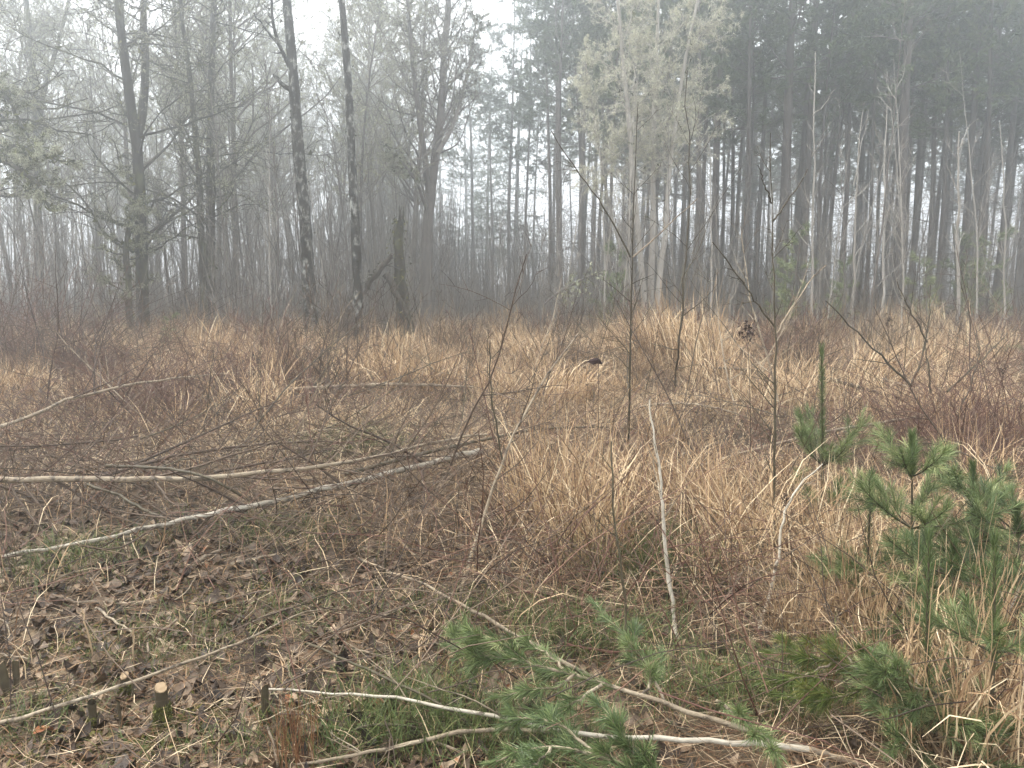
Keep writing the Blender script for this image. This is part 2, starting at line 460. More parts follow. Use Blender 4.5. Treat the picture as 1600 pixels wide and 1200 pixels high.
# ------------------------------------------------------------------ forest: kinds of tree
def pine_proto(H, r, crown_t, spread, seed_dead=60, wide=1.0):
    root = thing('pine_tree', 'tall pine with a bare trunk and dark needle crown in the misty stand', 'pine tree', (0, 0, 0))
    tb = Buf()
    P = grow([(0, 0, -0.2)], [(U(-.015, .015), U(-.015, .015), 1)], H, 14, 0.012, 0.02)
    R = taper(np.array([r]), 14, 0.18, 1.2); R[:, 0] *= 1.25
    tubes(tb, P, R, 9, 0.5)
    child(tb.build('trunk', M['pinebark'], root), root)
    db = Buf()
    D, DR = kids(P, R, seed_dead, 0.08, crown_t + 0.12, 65, 110, 0.5, 1.7, 0.1, 5, 0.14, -0.05, absl=True, rmin=0.011)
    tubes(db, D, DR, 3, U(0.2, 0.7, len(D)))
    D2, DR2 = kids(D, DR, 2, 0.3, 0.95, 30, 70, 0.25, 0.5, 0.7, 3, 0.2, rmin=0.006)
    tubes(db, D2, DR2, 3, U(0.2, 0.7, len(D2)))
    child(db.build('dead_branches', M['greybark'], root), root)
    cb, nb = Buf(), Buf()
    n = int(44 * wide)
    C, CR = kids(P, R, n, crown_t, 0.985, 50, 88, spread * 0.7, spread * 1.15, 0.25, 6, 0.10, 0.03, absl=True, rmin=0.014)
    tubes(cb, C, CR, 3, U(0.3, 0.6, len(C)))
    C2, CR2 = kids(C, CR, 6, 0.25, 1.0, 25, 65, 0.25, 0.5, 0.6, 4, 0.14, 0.06, rmin=0.007)
    tubes(cb, C2, CR2, 3, U(0.3, 0.6, len(C2)))
    child(cb.build('branches', M['pinebark'], root), root)
    for Q, tt0 in ((C2, 0.25), (C, 0.6)):
        needles(nb, Q, 64 if Q is C2 else 50, 0.16, 0.025, 20, 75, tt0, 1.05, U(0.25, 0.75, len(Q)), 0.2, 0.1)
    child(nb.build('crown', M['farneedle'], root), root)
    return Kind(root)

def fir_proto(H, r):
    root = thing('conifer', 'tall narrow conifer with drooping branches fading in the fog', 'conifer', (0, 0, 0))
    tb = Buf()
    P = grow([(0, 0, -0.2)], [(0, 0, 1)], H, 12, 0.006, 0.02)
    R = taper(np.array([r]), 12, 0.08)
    tubes(tb, P, R, 8, 0.5)
    child(tb.build('trunk', M['pinebark'], root), root)
    cb, nb = Buf(), Buf()
    C, CR = kids(P, R, 110, 0.16, 0.98, 75, 100, 1.6, 3.2, 0.2, 6, 0.06, -0.05, absl=True, rmin=0.012)
    tubes(cb, C, CR, 3, 0.4)
    C2, CR2 = kids(C, CR, 7, 0.2, 1.0, 30, 60, 0.2, 0.4, 0.6, 4, 0.1, -0.08, rmin=0.007)
    child(cb.build('branches', M['pinebark'], root), root)
    needles(nb, C2, 34, 0.17, 0.03, 25, 70, 0.05, 1.05, U(0.3, 0.7, len(C2)), 0.2, -0.1)
    needles(nb, C, 22, 0.17, 0.03, 25, 70, 0.3, 1.02, U(0.3, 0.7, len(C)), 0.2, -0.1)
    child(nb.build('crown', M['farneedle'], root), root)
    return Kind(root)

def bare_proto(H, r, nb_, lichen=0, name='bare_tree', bark='greybark', fine=4, spreadang=(30, 60), l=(0.14, 0.34), wob=0.03, label='', cat='bare tree', t0=0.3, rmin=0.006, lsize=0.05):
    root = thing(name, label, cat, (0, 0, 0))
    tb = Buf()
    P = grow([(0, 0, -0.15)], [(U(-.04, .04), U(-.04, .04), 1)], H, 14, wob, 0.03)
    R = taper(np.array([r]), 14, 0.12)
    tubes(tb, P, R, 7, 0.5)
    child(tb.build('trunk', M[bark], root), root)
    cb = Buf()
    C, CR = kids(P, R, nb_, t0, 0.97, *spreadang, *l, 0.5, 7, 0.12, 0.06, rmin=rmin * 1.6)
    tubes(cb, C, CR, 4, U(0.2, 0.8, len(C)))
    C2, CR2 = kids(C, CR, fine + 2, 0.2, 1.0, 25, 60, 0.25, 0.5, 0.6, 5, 0.14, 0.05, rmin=rmin)
    tubes(cb, C2, CR2, 3, U(0.2, 0.9, len(C2)))
    C3, CR3 = kids(C2, CR2, fine, 0.2, 1.0, 25, 60, 0.3, 0.6, 0.7, 4, 0.14, 0.04, rmin=rmin * 0.8)
    tubes(cb, C3, CR3, 3, U(0.2, 0.9, len(C3)))
    child(cb.build('branches', M[bark], root), root)
    if lichen:
        lb = Buf()
        flakes(lb, along(C3, lichen, 0, 1, 0.012), lsize * 1.6, 0.5, 0.4, 0.4, .25)
        flakes(lb, along(C2, lichen, 0, 1, 0.012), lsize * 1.6, 0.5, 0.4, 0.4, .25)
        flakes(lb, along(C, lichen * 2, 0, 1, 0.02), lsize * 1.1, 0.4, 0.4, 0.5)
        child(lb.build('lichen', M['lichen'], root), root)
    return Kind(root)

def shrub_proto(n, H, mat_='greybark', name='bare_shrub', label='leafless many stemmed shrub at the foot of the wood', r=0.009, lean=0.35, sub=5):
    root = thing(name, label, 'shrub', (0, 0, 0))
    B = np.stack([rng.normal(0, .18, n), rng.normal(0, .18, n), np.full(n, -0.05)], 1)
    a = U(0, 2 * PI, n); ln = np.abs(rng.normal(0, lean, n))
    P = grow(B, np.stack([np.cos(a) * ln, np.sin(a) * ln, np.ones(n)], 1), U(0.5, 1.0, n) * H, 7, 0.07, 0.03)
    R = taper(U(0.7, 1.3, n) * r, 7, 0.35)
    sb = Buf(); tubes(sb, P, R, 4, U(0.1, 0.8, n))
    child(sb.build('stems', M[mat_], root), root)
    wb = Buf()
    C, CR = kids(P, R, sub, 0.2, 0.98, 20, 55, 0.2, 0.45, 0.6, 5, 0.12, 0.04, rmin=0.0035)
    tubes(wb, C, CR, 3, U(0.1, 0.9, len(C)))
    C2, CR2 = kids(C, CR, 3, 0.2, 0.98, 20, 55, 0.3, 0.5, 0.8, 4, 0.12, 0.02, rmin=0.003)
    tubes(wb, C2, CR2, 3, U(0.1, 0.9, len(C2)))
    child(wb.build('twigs', M[mat_], root), root)
    return Kind(root)

pines = [pine_proto(16.5, .12, .45, 2.0), pine_proto(17, .145, .50, 2.2), pine_proto(16, .105, .44, 1.9), pine_proto(16.5, .135, .38, 2.3, 50, 1.1), pine_proto(15.5, .085, .53, 1.7), pine_proto(17, .18, .45, 2.5, 50, 1.05)]
firs = [fir_proto(17.2, .2), fir_proto(16, .17)]
bares = [bare_proto(14, .10, 46, 5, label='slender bare tree fading into the fog', lsize=.055, rmin=.009, fine=5),
         bare_proto(15, .13, 52, 5, label='slender bare tree fading into the fog', lsize=.055, rmin=.009, fine=5),
         bare_proto(12, .075, 42, 5, label='slender bare tree fading into the fog', lsize=.055, rmin=.009, fine=5),
         bare_proto(13, .09, 40, 2, label='slender bare tree fading into the fog', wob=.05, rmin=.008)]
saps = [bare_proto(H, r, n, 0, 'bare_sapling', bk, 2, (20, 48), (.10, .26), .035, 'thin leafless sapling in the hazy understory', 'sapling', .15, .0045)
        for H, r, n, bk in ((5.5, .020, 16, 'greybark'), (6.5, .028, 18, 'greybark'), (4.5, .016, 14, 'palestem'), (7.5, .032, 20, 'greybark'), (5, .018, 22, 'greybark'), (6, .022, 14, 'palestem'))]
shrubs = [shrub_proto(16, 2.6), shrub_proto(22, 1.9), shrub_proto(12, 3.3), shrub_proto(26, 1.5)]
G_STAND = 'pines of the misty stand'

def spots(n, xr, yr, dmin, keep=None, taken=None):
    out = list(taken or []); k0 = len(out); tries = 0
    while len(out) - k0 < n and tries < n * 60:
        tries += 1
        y = U(*yr); x = U(*xr)
        if keep and not keep(x, y): continue
        if all((x - a) ** 2 + (y - b_) ** 2 > dmin * dmin for a, b_ in out): out.append((x, y))
    return out[k0:]

# front row of the right-hand stand, trunk by trunk
front = [(858, 31, 4), (873, 30, 2), (906, 34, 0), (985, 29, 1), (1012, 31, 2), (1038, 29, 0), (1062, 32, 4), (1092, 30, 0), (1118, 28, 1), (1141, 31, 2), (1163, 27, 4), (1181, 30, 0), (1221, 26, 5),
         (1241, 30, 0), (1255, 27, 1), (1291, 29, 4), (1312, 27, 2), (1331, 31, 0), (1378, 29, 4), (1402, 24, 5), (1424, 29, 0), (1452, 27, 2), (1468, 30, 4), (1501, 26, 0), (1527, 30, 2), (1561, 28, 1), (1592, 25, 3), (1622, 29, 0)]
taken = []
special = {858: 'first pine at the left end of the stand, trunk almost touching a thinner one', 873: 'thinner pine close beside the first trunk at the left end of the stand', 906: 'pine trunk standing alone in the gap left of the slim dark sapling', 985: 'pine trunk directly behind the slim dark sapling', 1012: 'pine trunk just right of the slim dark sapling, behind pale lichen twigs', 1038: 'pine trunk under the middle of the lichen hung tree', 1062: 'thin pine trunk under the right half of the lichen hung tree', 1092: 'pine trunk behind the high straw mound, right of the lichen crown', 1118: 'pine trunk behind the thin pale birch right of the lichen hung tree', 1141: 'narrow pine trunk left of a pair of close trunks before the stout one', 1163: 'thin forward pine trunk, left one of a close pair', 1181: 'dark pine trunk, right one of a close pair left of the stout trunk', 1221: 'stout pale pine trunk between darker trunks behind the tall dark sapling', 1241: 'dark pine trunk directly right of the stout pale trunk', 1255: 'dark pine trunk directly left of the forked white birch', 1291: 'thin pine trunk directly right of the forked white birch', 1312: 'pine trunk midway between the forked white birch and the leaning pale birch', 1331: 'pine trunk directly behind the leaning pale birch', 1378: 'thin pine trunk behind the crooked birch', 1402: 'thickest pine trunk standing forward of the right part of the stand', 1424: 'pine trunk in the shadow just right of the thickest trunk', 1452: 'pine trunk midway between the thickest trunk and the grey white birch', 1468: 'thin pine trunk just left of the grey white birch', 1501: 'pine trunk directly behind the grey white birch', 1527: 'pine trunk just right of the grey white birch', 1561: 'pine trunk behind the pale birch stem furthest right', 1592: 'pine with low wide crown standing last at the right edge of the wood', 1622: 'pine standing just past the right edge of the view'}
for i, (px, d, k) in enumerate(front):
    p = on_ground(px, d); taken.append((p[0], p[1]))
    pines[k].put(p, U(0, 6.28), U(.92, 1.06), special[px], G_STAND, (U(-.015, .015), U(-.015, .015)))
for x, y in spots(80, (1.0, 34), (31, 56), 1.6, lambda x, y: x > (y - 24) * 0.02 + 0.8, taken):
    pines[rng.integers(0, 5)].put((x, y, float(gz(x, y))), U(0, 6.28), U(.85, 1.05), 'hazy pine deep in the stand behind the front row', G_STAND, (U(-.02, .02), U(-.02, .02)))
for x, y in spots(40, (1.0, 22), (25, 34), .8, lambda x, y: x > (y - 24) * 0.02 + 1.2, taken):
    pines[(2, 4)[rng.integers(0, 2)]].put((x, y, float(gz(x, y))), U(0, 6.28), U(.8, 1.0), 'thin pine trunk crowded between the front trunks of the stand', G_STAND, (U(-.025, .025), U(-.025, .025)))
# faded conifers over the middle and left
FIRL = {640: 'fog faded conifer behind the mossy snag', 585: 'fog faded conifer just right of the slimmer alder', 690: 'palest conifer, seen through the tan barked maple', 520: 'fog faded conifer between the two alder trunks', 760: 'grey conifer left of the pines at the open gap',
        805: 'darker conifer directly left of the first pine trunk', 835: 'hazy conifer filling in behind the first pine trunk', 610: 'fog faded conifer above the slanting snapped trunk', 410: 'ghostly conifer left of the thicker alder trunk', 470: 'ghostly conifer hidden behind the thicker alder trunk', 340: 'ghostly conifer behind the two stemmed maple', 730: 'very pale conifer right of the tan barked maple'}
for px, d, k, s in ((640, 60, 0, 1.05), (585, 56, 1, 1), (690, 64, 1, 1.0), (520, 64, 1, .95), (760, 52, 1, .92), (805, 48, 0, .98), (610, 62, 0, 1), (410, 60, 1, 1), (730, 64, 0, 1)):
    firs[k].put(on_ground(px, d), U(0, 6.28), s, FIRL[px], 'conifers fading in the fog beyond the gap')
for px, d, k in ((795, 36, 2), (770, 40, 4), (740, 43, 0), (820, 35, 4), (560, 44, 1), (600, 41, 2)):
    pines[k].put(on_ground(px, d), U(0, 6.28), U(.85, 1), {795: 'dim pine standing forward in the gap left of the stand', 770: 'thin dim pine in the gap left of the stand', 740: 'dim pine right behind the tan barked maple', 820: 'slim dim pine close left of the first pine trunk', 560: 'dim pine behind the slimmer alder trunk', 600: 'dim pine behind the slanting snapped trunk'}[px], 'dim pines behind the gap')
# bare trees of the left wood
for x, y in spots(60, (-30, -0.5), (22, 52), 1.3, lambda x, y: x < -0.10 * y - 0.5):
    bares[rng.integers(0, 4)].put((x, y, float(gz(x, y))), U(0, 6.28), U(.8, 1.1), None, 'bare trees of the left wood', (U(-.05, .05), U(-.05, .05)))
# thin saplings
for x, y in spots(120, (-19, -3), (15.5, 30), 0.35, lambda x, y: x < -0.2 * y):
    k = rng.integers(0, 6); saps[k].put((x, y, float(gz(x, y))), U(0, 6.28), U(.65, 1.15), ('pale' if k in (2, 5) else 'grey') + ' thin leafless sapling in the hazy left wood', 'saplings of the hazy understory', (U(-.07, .07), U(-.07, .07)))
for x, y in spots(160, (-3.4, 21), (17, 29), 0.35, lambda x, y: x > -0.2 * y):
    k = rng.integers(0, 6); saps[k].put((x, y, float(gz(x, y))), U(0, 6.28), U(.6, 1.2) * (0.75 if x < 1 else 1), ('pale' if k in (2, 5) else 'grey') + ' thin leafless sapling before the pine stand', 'saplings of the hazy understory', (U(-.08, .08), U(-.08, .08)))
# the far undergrowth that reads as one mass
b = Buf()
n = 6200
x = np.r_[U(-36, -2, 2500), U(-6, 40, 2200), U(-9, 14, 1500)]; y = np.r_[U(21, 46, 2500), U(28, 62, 2200), U(30, 55, 1500)]
hh = np.where(x < -.08 * y, U(1.5, 6.5, n), U(.8, 5.5, n))
P = grow(z3_(x, y, -.05), np.stack([rng.normal(0, .1, n), rng.normal(0, .1, n), np.ones(n)], 1), hh, 6, .04, .02)
R_ = taper(U(.010, .026, n) * np.interp(hh, [1, 6], [.7, 1.2]), 6, .35)
tubes(b, P, R_, 3, U(.1, .9, n))
C, CR = kids(P, R_, 4, .2, 1, 20, 50, .15, .35, .6, 4, .12, .04, rmin=.007)
tubes(b, C, CR, 3, U(.1, .9, len(C)))
o = b.build('undergrowth', M['greybark']); tag(o, 'hazy mass of far thin stems filling the depth of the wood', 'undergrowth', kind='stuff')
# shrubs along the foot of the wood
for x, y in spots(46, (-20, -2.8), (14.5, 24), 0.7, lambda x, y: x < -0.16 * y):
    shrubs[rng.integers(0, 4)].put((x, y, float(gz(x, y))), U(0, 6.28), U(.7, 1.15), 'leafless many stemmed shrub along the foot of the left wood', 'shrubs at the foot of the wood')
for x, y in spots(50, (-3, 21), (16.5, 27), 0.8, lambda x, y: x > -0.16 * y):
    shrubs[rng.integers(0, 4)].put((x, y, float(gz(x, y))), U(0, 6.28), U(.45, .9), 'leafless many stemmed shrub along the foot of the pine stand', 'shrubs at the foot of the wood')

brown = [shrub_proto(18, 1.5, 'twig', 'brown_shrub', 'low brown leafless bush in the far grass', .006, .5, 6), shrub_proto(24, 1.1, 'cane', 'brown_shrub', 'low brown leafless bush in the far grass', .005, .6, 6)]
for x, y in spots(36, (-13, 13), (9.5, 18), .7, lambda x, y: abs(x) < .74 * y):
    brown[rng.integers(0, 2)].put((x, y, float(gz(x, y))), U(0, 6.28), U(.6, 1.35), None, 'brown bushes in the far grass')
# ------------------------------------------------------------------ the two patchy alder trunks
def traced_trunk(name, label, cat, pts, d, r0, r1, bark, K=18, sides=12, lump=0.08):
    W = np.array([at(px, py, dd) for px, py, dd in pts])
    base = W[0].copy()
    root = thing(name, label, cat, base)
    b = Buf()
    P = smooth_path(W, K)[None]
    R = taper(np.array([r0]), K, r1 / r0) * (1 + rng.normal(0, lump, (1, K)))
    tubes(b, P, R, sides, 0.5, True)
    child(b.build('trunk', M[bark], root, base), root)
    return root, base, P, R

def limb(root, base, pts, r0, r1, bark, name='branch', K=9, twigs=0, tw=None, tmin=0.004):
    W = np.array([p if len(p) == 3 and isinstance(p, np.ndarray) else at(*p) for p in pts])
    b = Buf(); P = smooth_path(W, K, 0.01)[None]; R = taper(np.array([r0]), K, r1 / r0)
    tubes(b, P, R, 6, 0.45, True)
    if twigs:
        C, CR = kids(P, R, twigs, .2, 1, 30, 70, .1, .3, .5, 5, .15, .03, rmin=tmin)
        tubes(b, C, CR, 3, U(.2, .8, len(C)))
        C2, CR2 = kids(C, CR, 3, .2, 1, 30, 70, .3, .5, .6, 4, .15, .02, rmin=tmin * .8)
        tubes(b, C2, CR2, 3, U(.2, .8, len(C2)))
    return child(b.build(name, M[bark], root, base), root), P, R

D1 = 16.0
r_, b_, P_, R_ = traced_trunk('alder_tree', 'tall alder trunk with pale lichen patches and a snapped side limb', 'tree',
    [(487, 556, D1), (486, 500, D1), (482, 440, D1), (478, 350, D1), (470, 280, D1), (464, 210, D1), (460, 140, D1), (457, 93, D1), (451, 40, D1), (447, -10, D1), (436, -160, D1), (428, -300, D1), (420, -420, D1)], D1, .15, .05, 'alder', 30, 12, .05)
mb = Buf(); pts = along(P_, 900, .05, .9); pts += rng.normal(size=pts.shape) * .085; flakes(mb, pts, .03, .5, .4, .3)
child(mb.build('moss', M['darkmoss'], r_, b_), r_)
limb(r_, b_, [(459, 142, D1), (449, 140, D1), (438, 128, D1 - .1), (427, 115, D1 - .2)], .055, .03, 'alder', twigs=3)
limb(r_, b_, [(455, 112, D1), (447, 95, D1), (436, 70, D1 - .2), (428, 45, D1 - .4), (425, 20, D1 - .5), (424, -10, D1 - .6)], .045, .02, 'alder', twigs=5)
limb(r_, b_, [(440, 80, D1 - .2), (425, 55, D1 - .3), (410, 40, D1 - .5), (397, 20, D1 - .7)], .03, .012, 'alder', twigs=5)
limb(r_, b_, [(440, -60, D1), (470, -110, D1 - .2), (505, -170, D1 - .5), (520, -240, D1 - .7)], .045, .012, 'alder', twigs=8)
limb(r_, b_, [(432, -200, D1), (400, -260, D1), (365, -330, D1 + .3)], .04, .01, 'alder', twigs=8)
limb(r_, b_, [(426, -320, D1), (440, -380, D1), (462, -450, D1 + .3)], .04, .01, 'alder', twigs=8)
D2 = 15.0
r_, b_, P_, R_ = traced_trunk('alder_tree', 'slimmer white blotched alder trunk without branches, right of the thicker one', 'tree',
    [(560, 560, D2), (559, 490, D2), (557, 400, D2), (554, 327, D2), (550, 261, D2), (547, 187, D2), (545, 135, D2), (540, 70, D2), (536, 30, D2), (532, -10, D2), (528, -150, D2), (520, -320, D2), (516, -430, D2)], D2, .095, .04, 'alder', 30, 12, .06)
mb = Buf(); pts = along(P_, 600, .05, .9); pts += rng.normal(size=pts.shape) * .06; flakes(mb, pts, .028, .5, .4, .3)
child(mb.build('moss', M['darkmoss'], r_, b_), r_)
limb(r_, b_, [(528, -150, D2), (560, -230, D2 - .2), (580, -320, D2 - .5)], .035, .01, 'alder', twigs=9)
limb(r_, b_, [(522, -280, D2), (500, -350, D2), (470, -420, D2 + .3)], .035, .01, 'alder', twigs=9)

# ------------------------------------------------------------------ mossy maples
def maple(label, stems, dep, nb_, moss=1.0, lichen=4, bark='maple', lmat='lichen', sub=6, fine=5, lsize=.045, t0=.22, lrel=(.18, .36), lgrav=.02, name='mossy_maple', lang=(45, 95)):
    W0 = at(stems[0][0][0], stems[0][0][1], dep)
    base = np.array([W0[0], W0[1], float(gz(W0[0], W0[1]))])
    root = thing(name, label, 'tree', base)
    cb, lb, mb = Buf(), Buf(), Buf()
    for st in stems:
        pts, r0, r1 = st[0:-2], st[-2], st[-1]
        W = np.array([at(p[0], p[1], dep + (p[2] if len(p) > 2 else 0)) for p in pts])
        tb = Buf(); K = 14
        P = smooth_path(W, K, .012)[None]; R = taper(np.array([r0]), K, r1 / r0) * (1 + rng.normal(0, .05, (1, K)))
        tubes(tb, P, R, 9, .5)
        child(tb.build('trunk', M[bark], root, base), root)
        n = max(4, int(1.75 * nb_ * (0.5 + 0.5 * r0 / .12)))
        C, CR = kids(P, R, int(n * 1.25), t0, 1.0, *lang, *lrel, .25, 8, .17, lgrav, rmin=.011)
        tubes(cb, C, CR, 4, U(.2, .7, len(C)))
        C2, CR2 = kids(C, CR, sub + 3, .12, 1, 30, 75, .22, .5, .55, 6, .2, .03, rmin=.009)
        tubes(cb, C2, CR2, 3, U(.2, .8, len(C2)))
        C3, CR3 = kids(C2, CR2, fine + 1, .1, 1, 30, 70, .35, .7, .6, 4, .2, .03, rmin=.007)
        tubes(cb, C3, CR3, 3, U(.3, .9, len(C3)))
        flakes(lb, along(C3, lichen * 2, 0, 1, .012), lsize * 1.25, .55, .4, .4, .14)
        flakes(lb, along(C2, lichen * 3, 0, 1, .016), lsize * 1.25, .5, .4, .5, .14)
        flakes(mb, along(C, int(26 * moss), 0, .85, .022) + np.array([0, 0, .008]), .05, .45, .35, .35)
        flakes(mb, along(P, int(160 * moss), .05, 1, .1), .05, .4, .3, .3)
    child(cb.build('branches', M[bark], root, base), root)
    child(lb.build('lichen', M[lmat], root, base), root)
    child(mb.build('moss', M['moss'], root, base), root)
    return root

maple('tall mossy maple forking into two limbs, left of the clearing', [
    ((224, 560), (223, 504), (221, 400), (219, 280), (216, 210), (203, 160, -.3), (197, 120, -.5), (188, 40, -.9), (176, -80, -1.2), (165, -220, -1.6), .17, .05),
    ((216, 215), (225, 160, .2), (229, 93, .3), (224, 20, .4), (218, -90, .5), (212, -260, .8), .10, .03),
    ((207, 550, -.4), (203, 480, -.4), (197, 400, -.4), (198, 360, -.3), (210, 320, -.1), (219, 290), .085, .05)], 18.5, 13)
maple('mossy maple with two close upright trunks, second from the left', [
    ((330, 555), (327, 467), (330, 360), (331, 280), (328, 200, .2), (330, 90, .3), (336, -40, .4), (338, -250, .7), .14, .04),
    ((320, 555, -.4), (318, 440, -.4), (315, 373, -.4), (311, 240, -.5), (300, 140, -.6), (288, 70, -.8), (276, -60, -1.1), (262, -220, -1.4), .10, .03)], 20.0, 14)
maple('mossy maple at the left edge with long dipping limbs', [
    ((-30, 560), (-26, 450), (-20, 330), (-30, 200), (-24, 60), (-14, -120), (-20, -260), .17, .06),
    ((-24, 255), (0, 247, -.4), (28, 262, -.7), (56, 284, -1.0), (80, 330, -1.2), .06, .02),
    ((-24, 230), (5, 225, -.5), (40, 230, -.9), (85, 248, -1.3), .05, .015),
    ((-30, 130), (0, 138, -.3), (25, 175, -.4), (45, 215, -.5), .05, .02)], 16.0, 8, 1.3)
maple('faded old maple with leaning limbs far in the left wood', [
    ((60, 540), (62, 440), (58, 300), (56, 180), (52, 80), (40, 0), (20, -160), .15, .04),
    ((58, 220), (70, 130, .4), (100, 40, .8), (120, -60, 1.), .09, .03)], 25.0, 11, .6, lsize=.06)
maple('tan barked maple with a dense twiggy crown right of the alder trunks', [
    ((668, 560), (667, 467), (664, 380), (668, 300), (678, 262, .1), (690, 200, .3), (692, 120, .4), (700, 20, .5), (706, -140, .7), .20, .05),
    ((670, 300), (662, 230, -.4), (650, 150, -.8), (642, 60, -1), (630, -80, -1.4), .10, .03),
    ((684, 240), (712, 190, .3), (730, 120, .5), (745, 30, .8), .07, .02),
    ((668, 330), (652, 285, -.6), (630, 255, -1), (602, 225, -1.5), .06, .02)], 22.5, 15, .5, 3, bark='greybark', lmat='lichen', lsize=.04, t0=.34, lrel=(.15, .30), lgrav=.08, lang=(25, 65))
maple('many stemmed tree hung with pale yellow lichen in front of the pines', [
    ((1010, 545), (1005, 440), (995, 330), (985, 220), (978, 120), (966, 20), (955, -120), .085, .03),
    ((1016, 545, .2), (1018, 420, .2), (1022, 300, .2), (1020, 180, .2), (1028, 60, .2), (1030, -80, .2), .09, .03),
    ((1022, 545, -.2), (1034, 420, -.2), (1044, 290, -.2), (1056, 170, -.2), (1075, 70, -.2), (1100, -50, -.3), .085, .025),
    ((1004, 545, .3), (978, 420, .4), (950, 320, .5), (930, 200, .6), (915, 100, .7), .06, .02)], 19.5, 13, .25, 7, bark='palestem', lmat='lichen_yellow', lsize=.042, t0=.42, lrel=(.13, .27), lgrav=.10, name='lichen_tree', lang=(25, 70))

# slender pale birches at the edge of the right wood
def slender(px, d, top, label, br=(), r=.035, bend=0):
    K = 12
    pts = [(px - 2, 545, d), (px, 430, d), (px + bend * .3, 300, d), (px + bend * .6, 200, d), (px + bend, top, d)]
    W = np.array([at(*p) for p in pts]); W[0, 2] = float(gz(W[0, 0], W[0, 1])) - .05
    root = thing('slender_birch', label, 'birch', W[0])
    b = Buf(); P = smooth_path(W, K, .018)[None]; R = taper(np.array([r]), K, .3); tubes(b, P, R, 7, .6)
    child(b.build('trunk', M['palestem'], root, W[0]), root)
    wb = Buf(); C, CR = kids(P, R, 11, .3, 1, 20, 50, .07, .2, .5, 6, .09, .05, rmin=.006); tubes(wb, C, CR, 3, U(.4, .8, len(C)))
    C2, CR2 = kids(C, CR, 3, .3, 1, 20, 50, .3, .5, .6, 4, .12, .03, rmin=.005); tubes(wb, C2, CR2, 3, U(.3, .8, len(C2)))
    for bp in br: 
        Wb = np.array([at(x, y, d - .15 * k) for k, (x, y) in enumerate(bp)]); tubes(wb, smooth_path(Wb, 8, .01)[None], taper(np.array([.016]), 8, .3), 4, .6)
    child(wb.build('branches', M['palestem'], root, W[0]), root)
slender(1270, 18, 80, 'thin white birch with forked arms before the dark trunks', [[(1270, 180), (1288, 165), (1306, 138)], [(1268, 245), (1285, 215), (1300, 205)]], .036, 4)
slender(1334, 19, 175, 'leaning pale birch stem in the middle of the right wood', [[(1334, 290), (1346, 230), (1357, 170)]], .032, 14)
slender(1380, 20, 165, 'pale crooked birch next to the thickest pine', [[(1383, 230), (1370, 215), (1366, 190)]], .034, 6)
slender(1497, 17, 205, 'grey white birch with a twiggy top near the right edge', [[(1497, 235), (1515, 195), (1530, 185)], [(1497, 300), (1478, 255)]], .045, 2)
slender(1570, 20, 190, 'pale birch stem standing furthest to the right', [], .03, -8)
slender(1112, 19, 210, 'thin pale birch to the right of the lichen hung tree', [[(1112, 330), (1095, 290)]], .028, -6)
slender(946, 20, 150, 'pale slim birch to the left of the lichen hung tree', [], .03, -14)

# broken mossy snag and the broken trunk beside it
W = np.array([at(632, 545, 17), at(630, 470, 17), at(625, 430, 17), at(622, 380, 17), at(624, 345, 17)])
root = thing('broken_snag', 'moss covered broken snag with a jagged top', 'snag', W[0])
b = Buf(); P = smooth_path(W, 14, .01)[None]; R = taper(np.array([.17]), 14, .55) * (1 + rng.normal(0, .07, (1, 14))); tubes(b, P, R, 10, .5, True)
for k in range(5):
    q = P[0, -1] + np.append(rng.normal(0, .05, 2), -.05); tubes(b, np.array([q, q + [U(-.02, .02), 0, .1], q + [U(-.05, .05), 0, U(.15, .4)]])[None], np.array([[.035, .025, .006]]), 4, .6)
child(b.build('trunk', M['maple'], root, W[0]), root)
mb = Buf(); pts = along(P, 1100, 0, 1); pts += rng.normal(size=pts.shape) * .09; flakes(mb, pts, .035, .5, .4, .2)
child(mb.build('moss', M['moss'], root, W[0]), root)
for nm, pts, r0, lab in (('snapped_log', [(540, 492, 16.3), (566, 455, 16.2), (588, 432, 16), (600, 410, 16), (613, 397, 15.9)], .10, 'snapped trunk slanting up from the brush with a pale broken end'),
                         ('snapped_log', [(602, 428, 16.6), (612, 442, 16.6), (622, 462, 16.6), (636, 490, 16.6), (648, 520, 16.6)], .10, 'short broken trunk leaning against the mossy snag')):
    W = np.array([at(*p) for p in pts]); root = thing(nm, lab, 'log', W[0])
    b = Buf(); P = smooth_path(W, 10, .012)[None]; R = taper(np.array([r0 * .8]), 10, .62) * (1 + rng.normal(0, .1, (1, 10))); tubes(b, P, R, 9, .4, True)
    C, CR = kids(P, R, 5, .1, .95, 50, 90, .1, .35, .3, 4, .15, 0, rmin=.012); tubes(b, C, CR, 4, .4)
    child(b.build('log', M['logbark'], root, W[0]), root)
    mb = Buf(); pts = along(P, 260, .1, .8, .05); pts[:, 2] += .05; flakes(mb, pts, .035, .4, .4, .2); child(mb.build('moss', M['darkmoss'], root, W[0]), root)

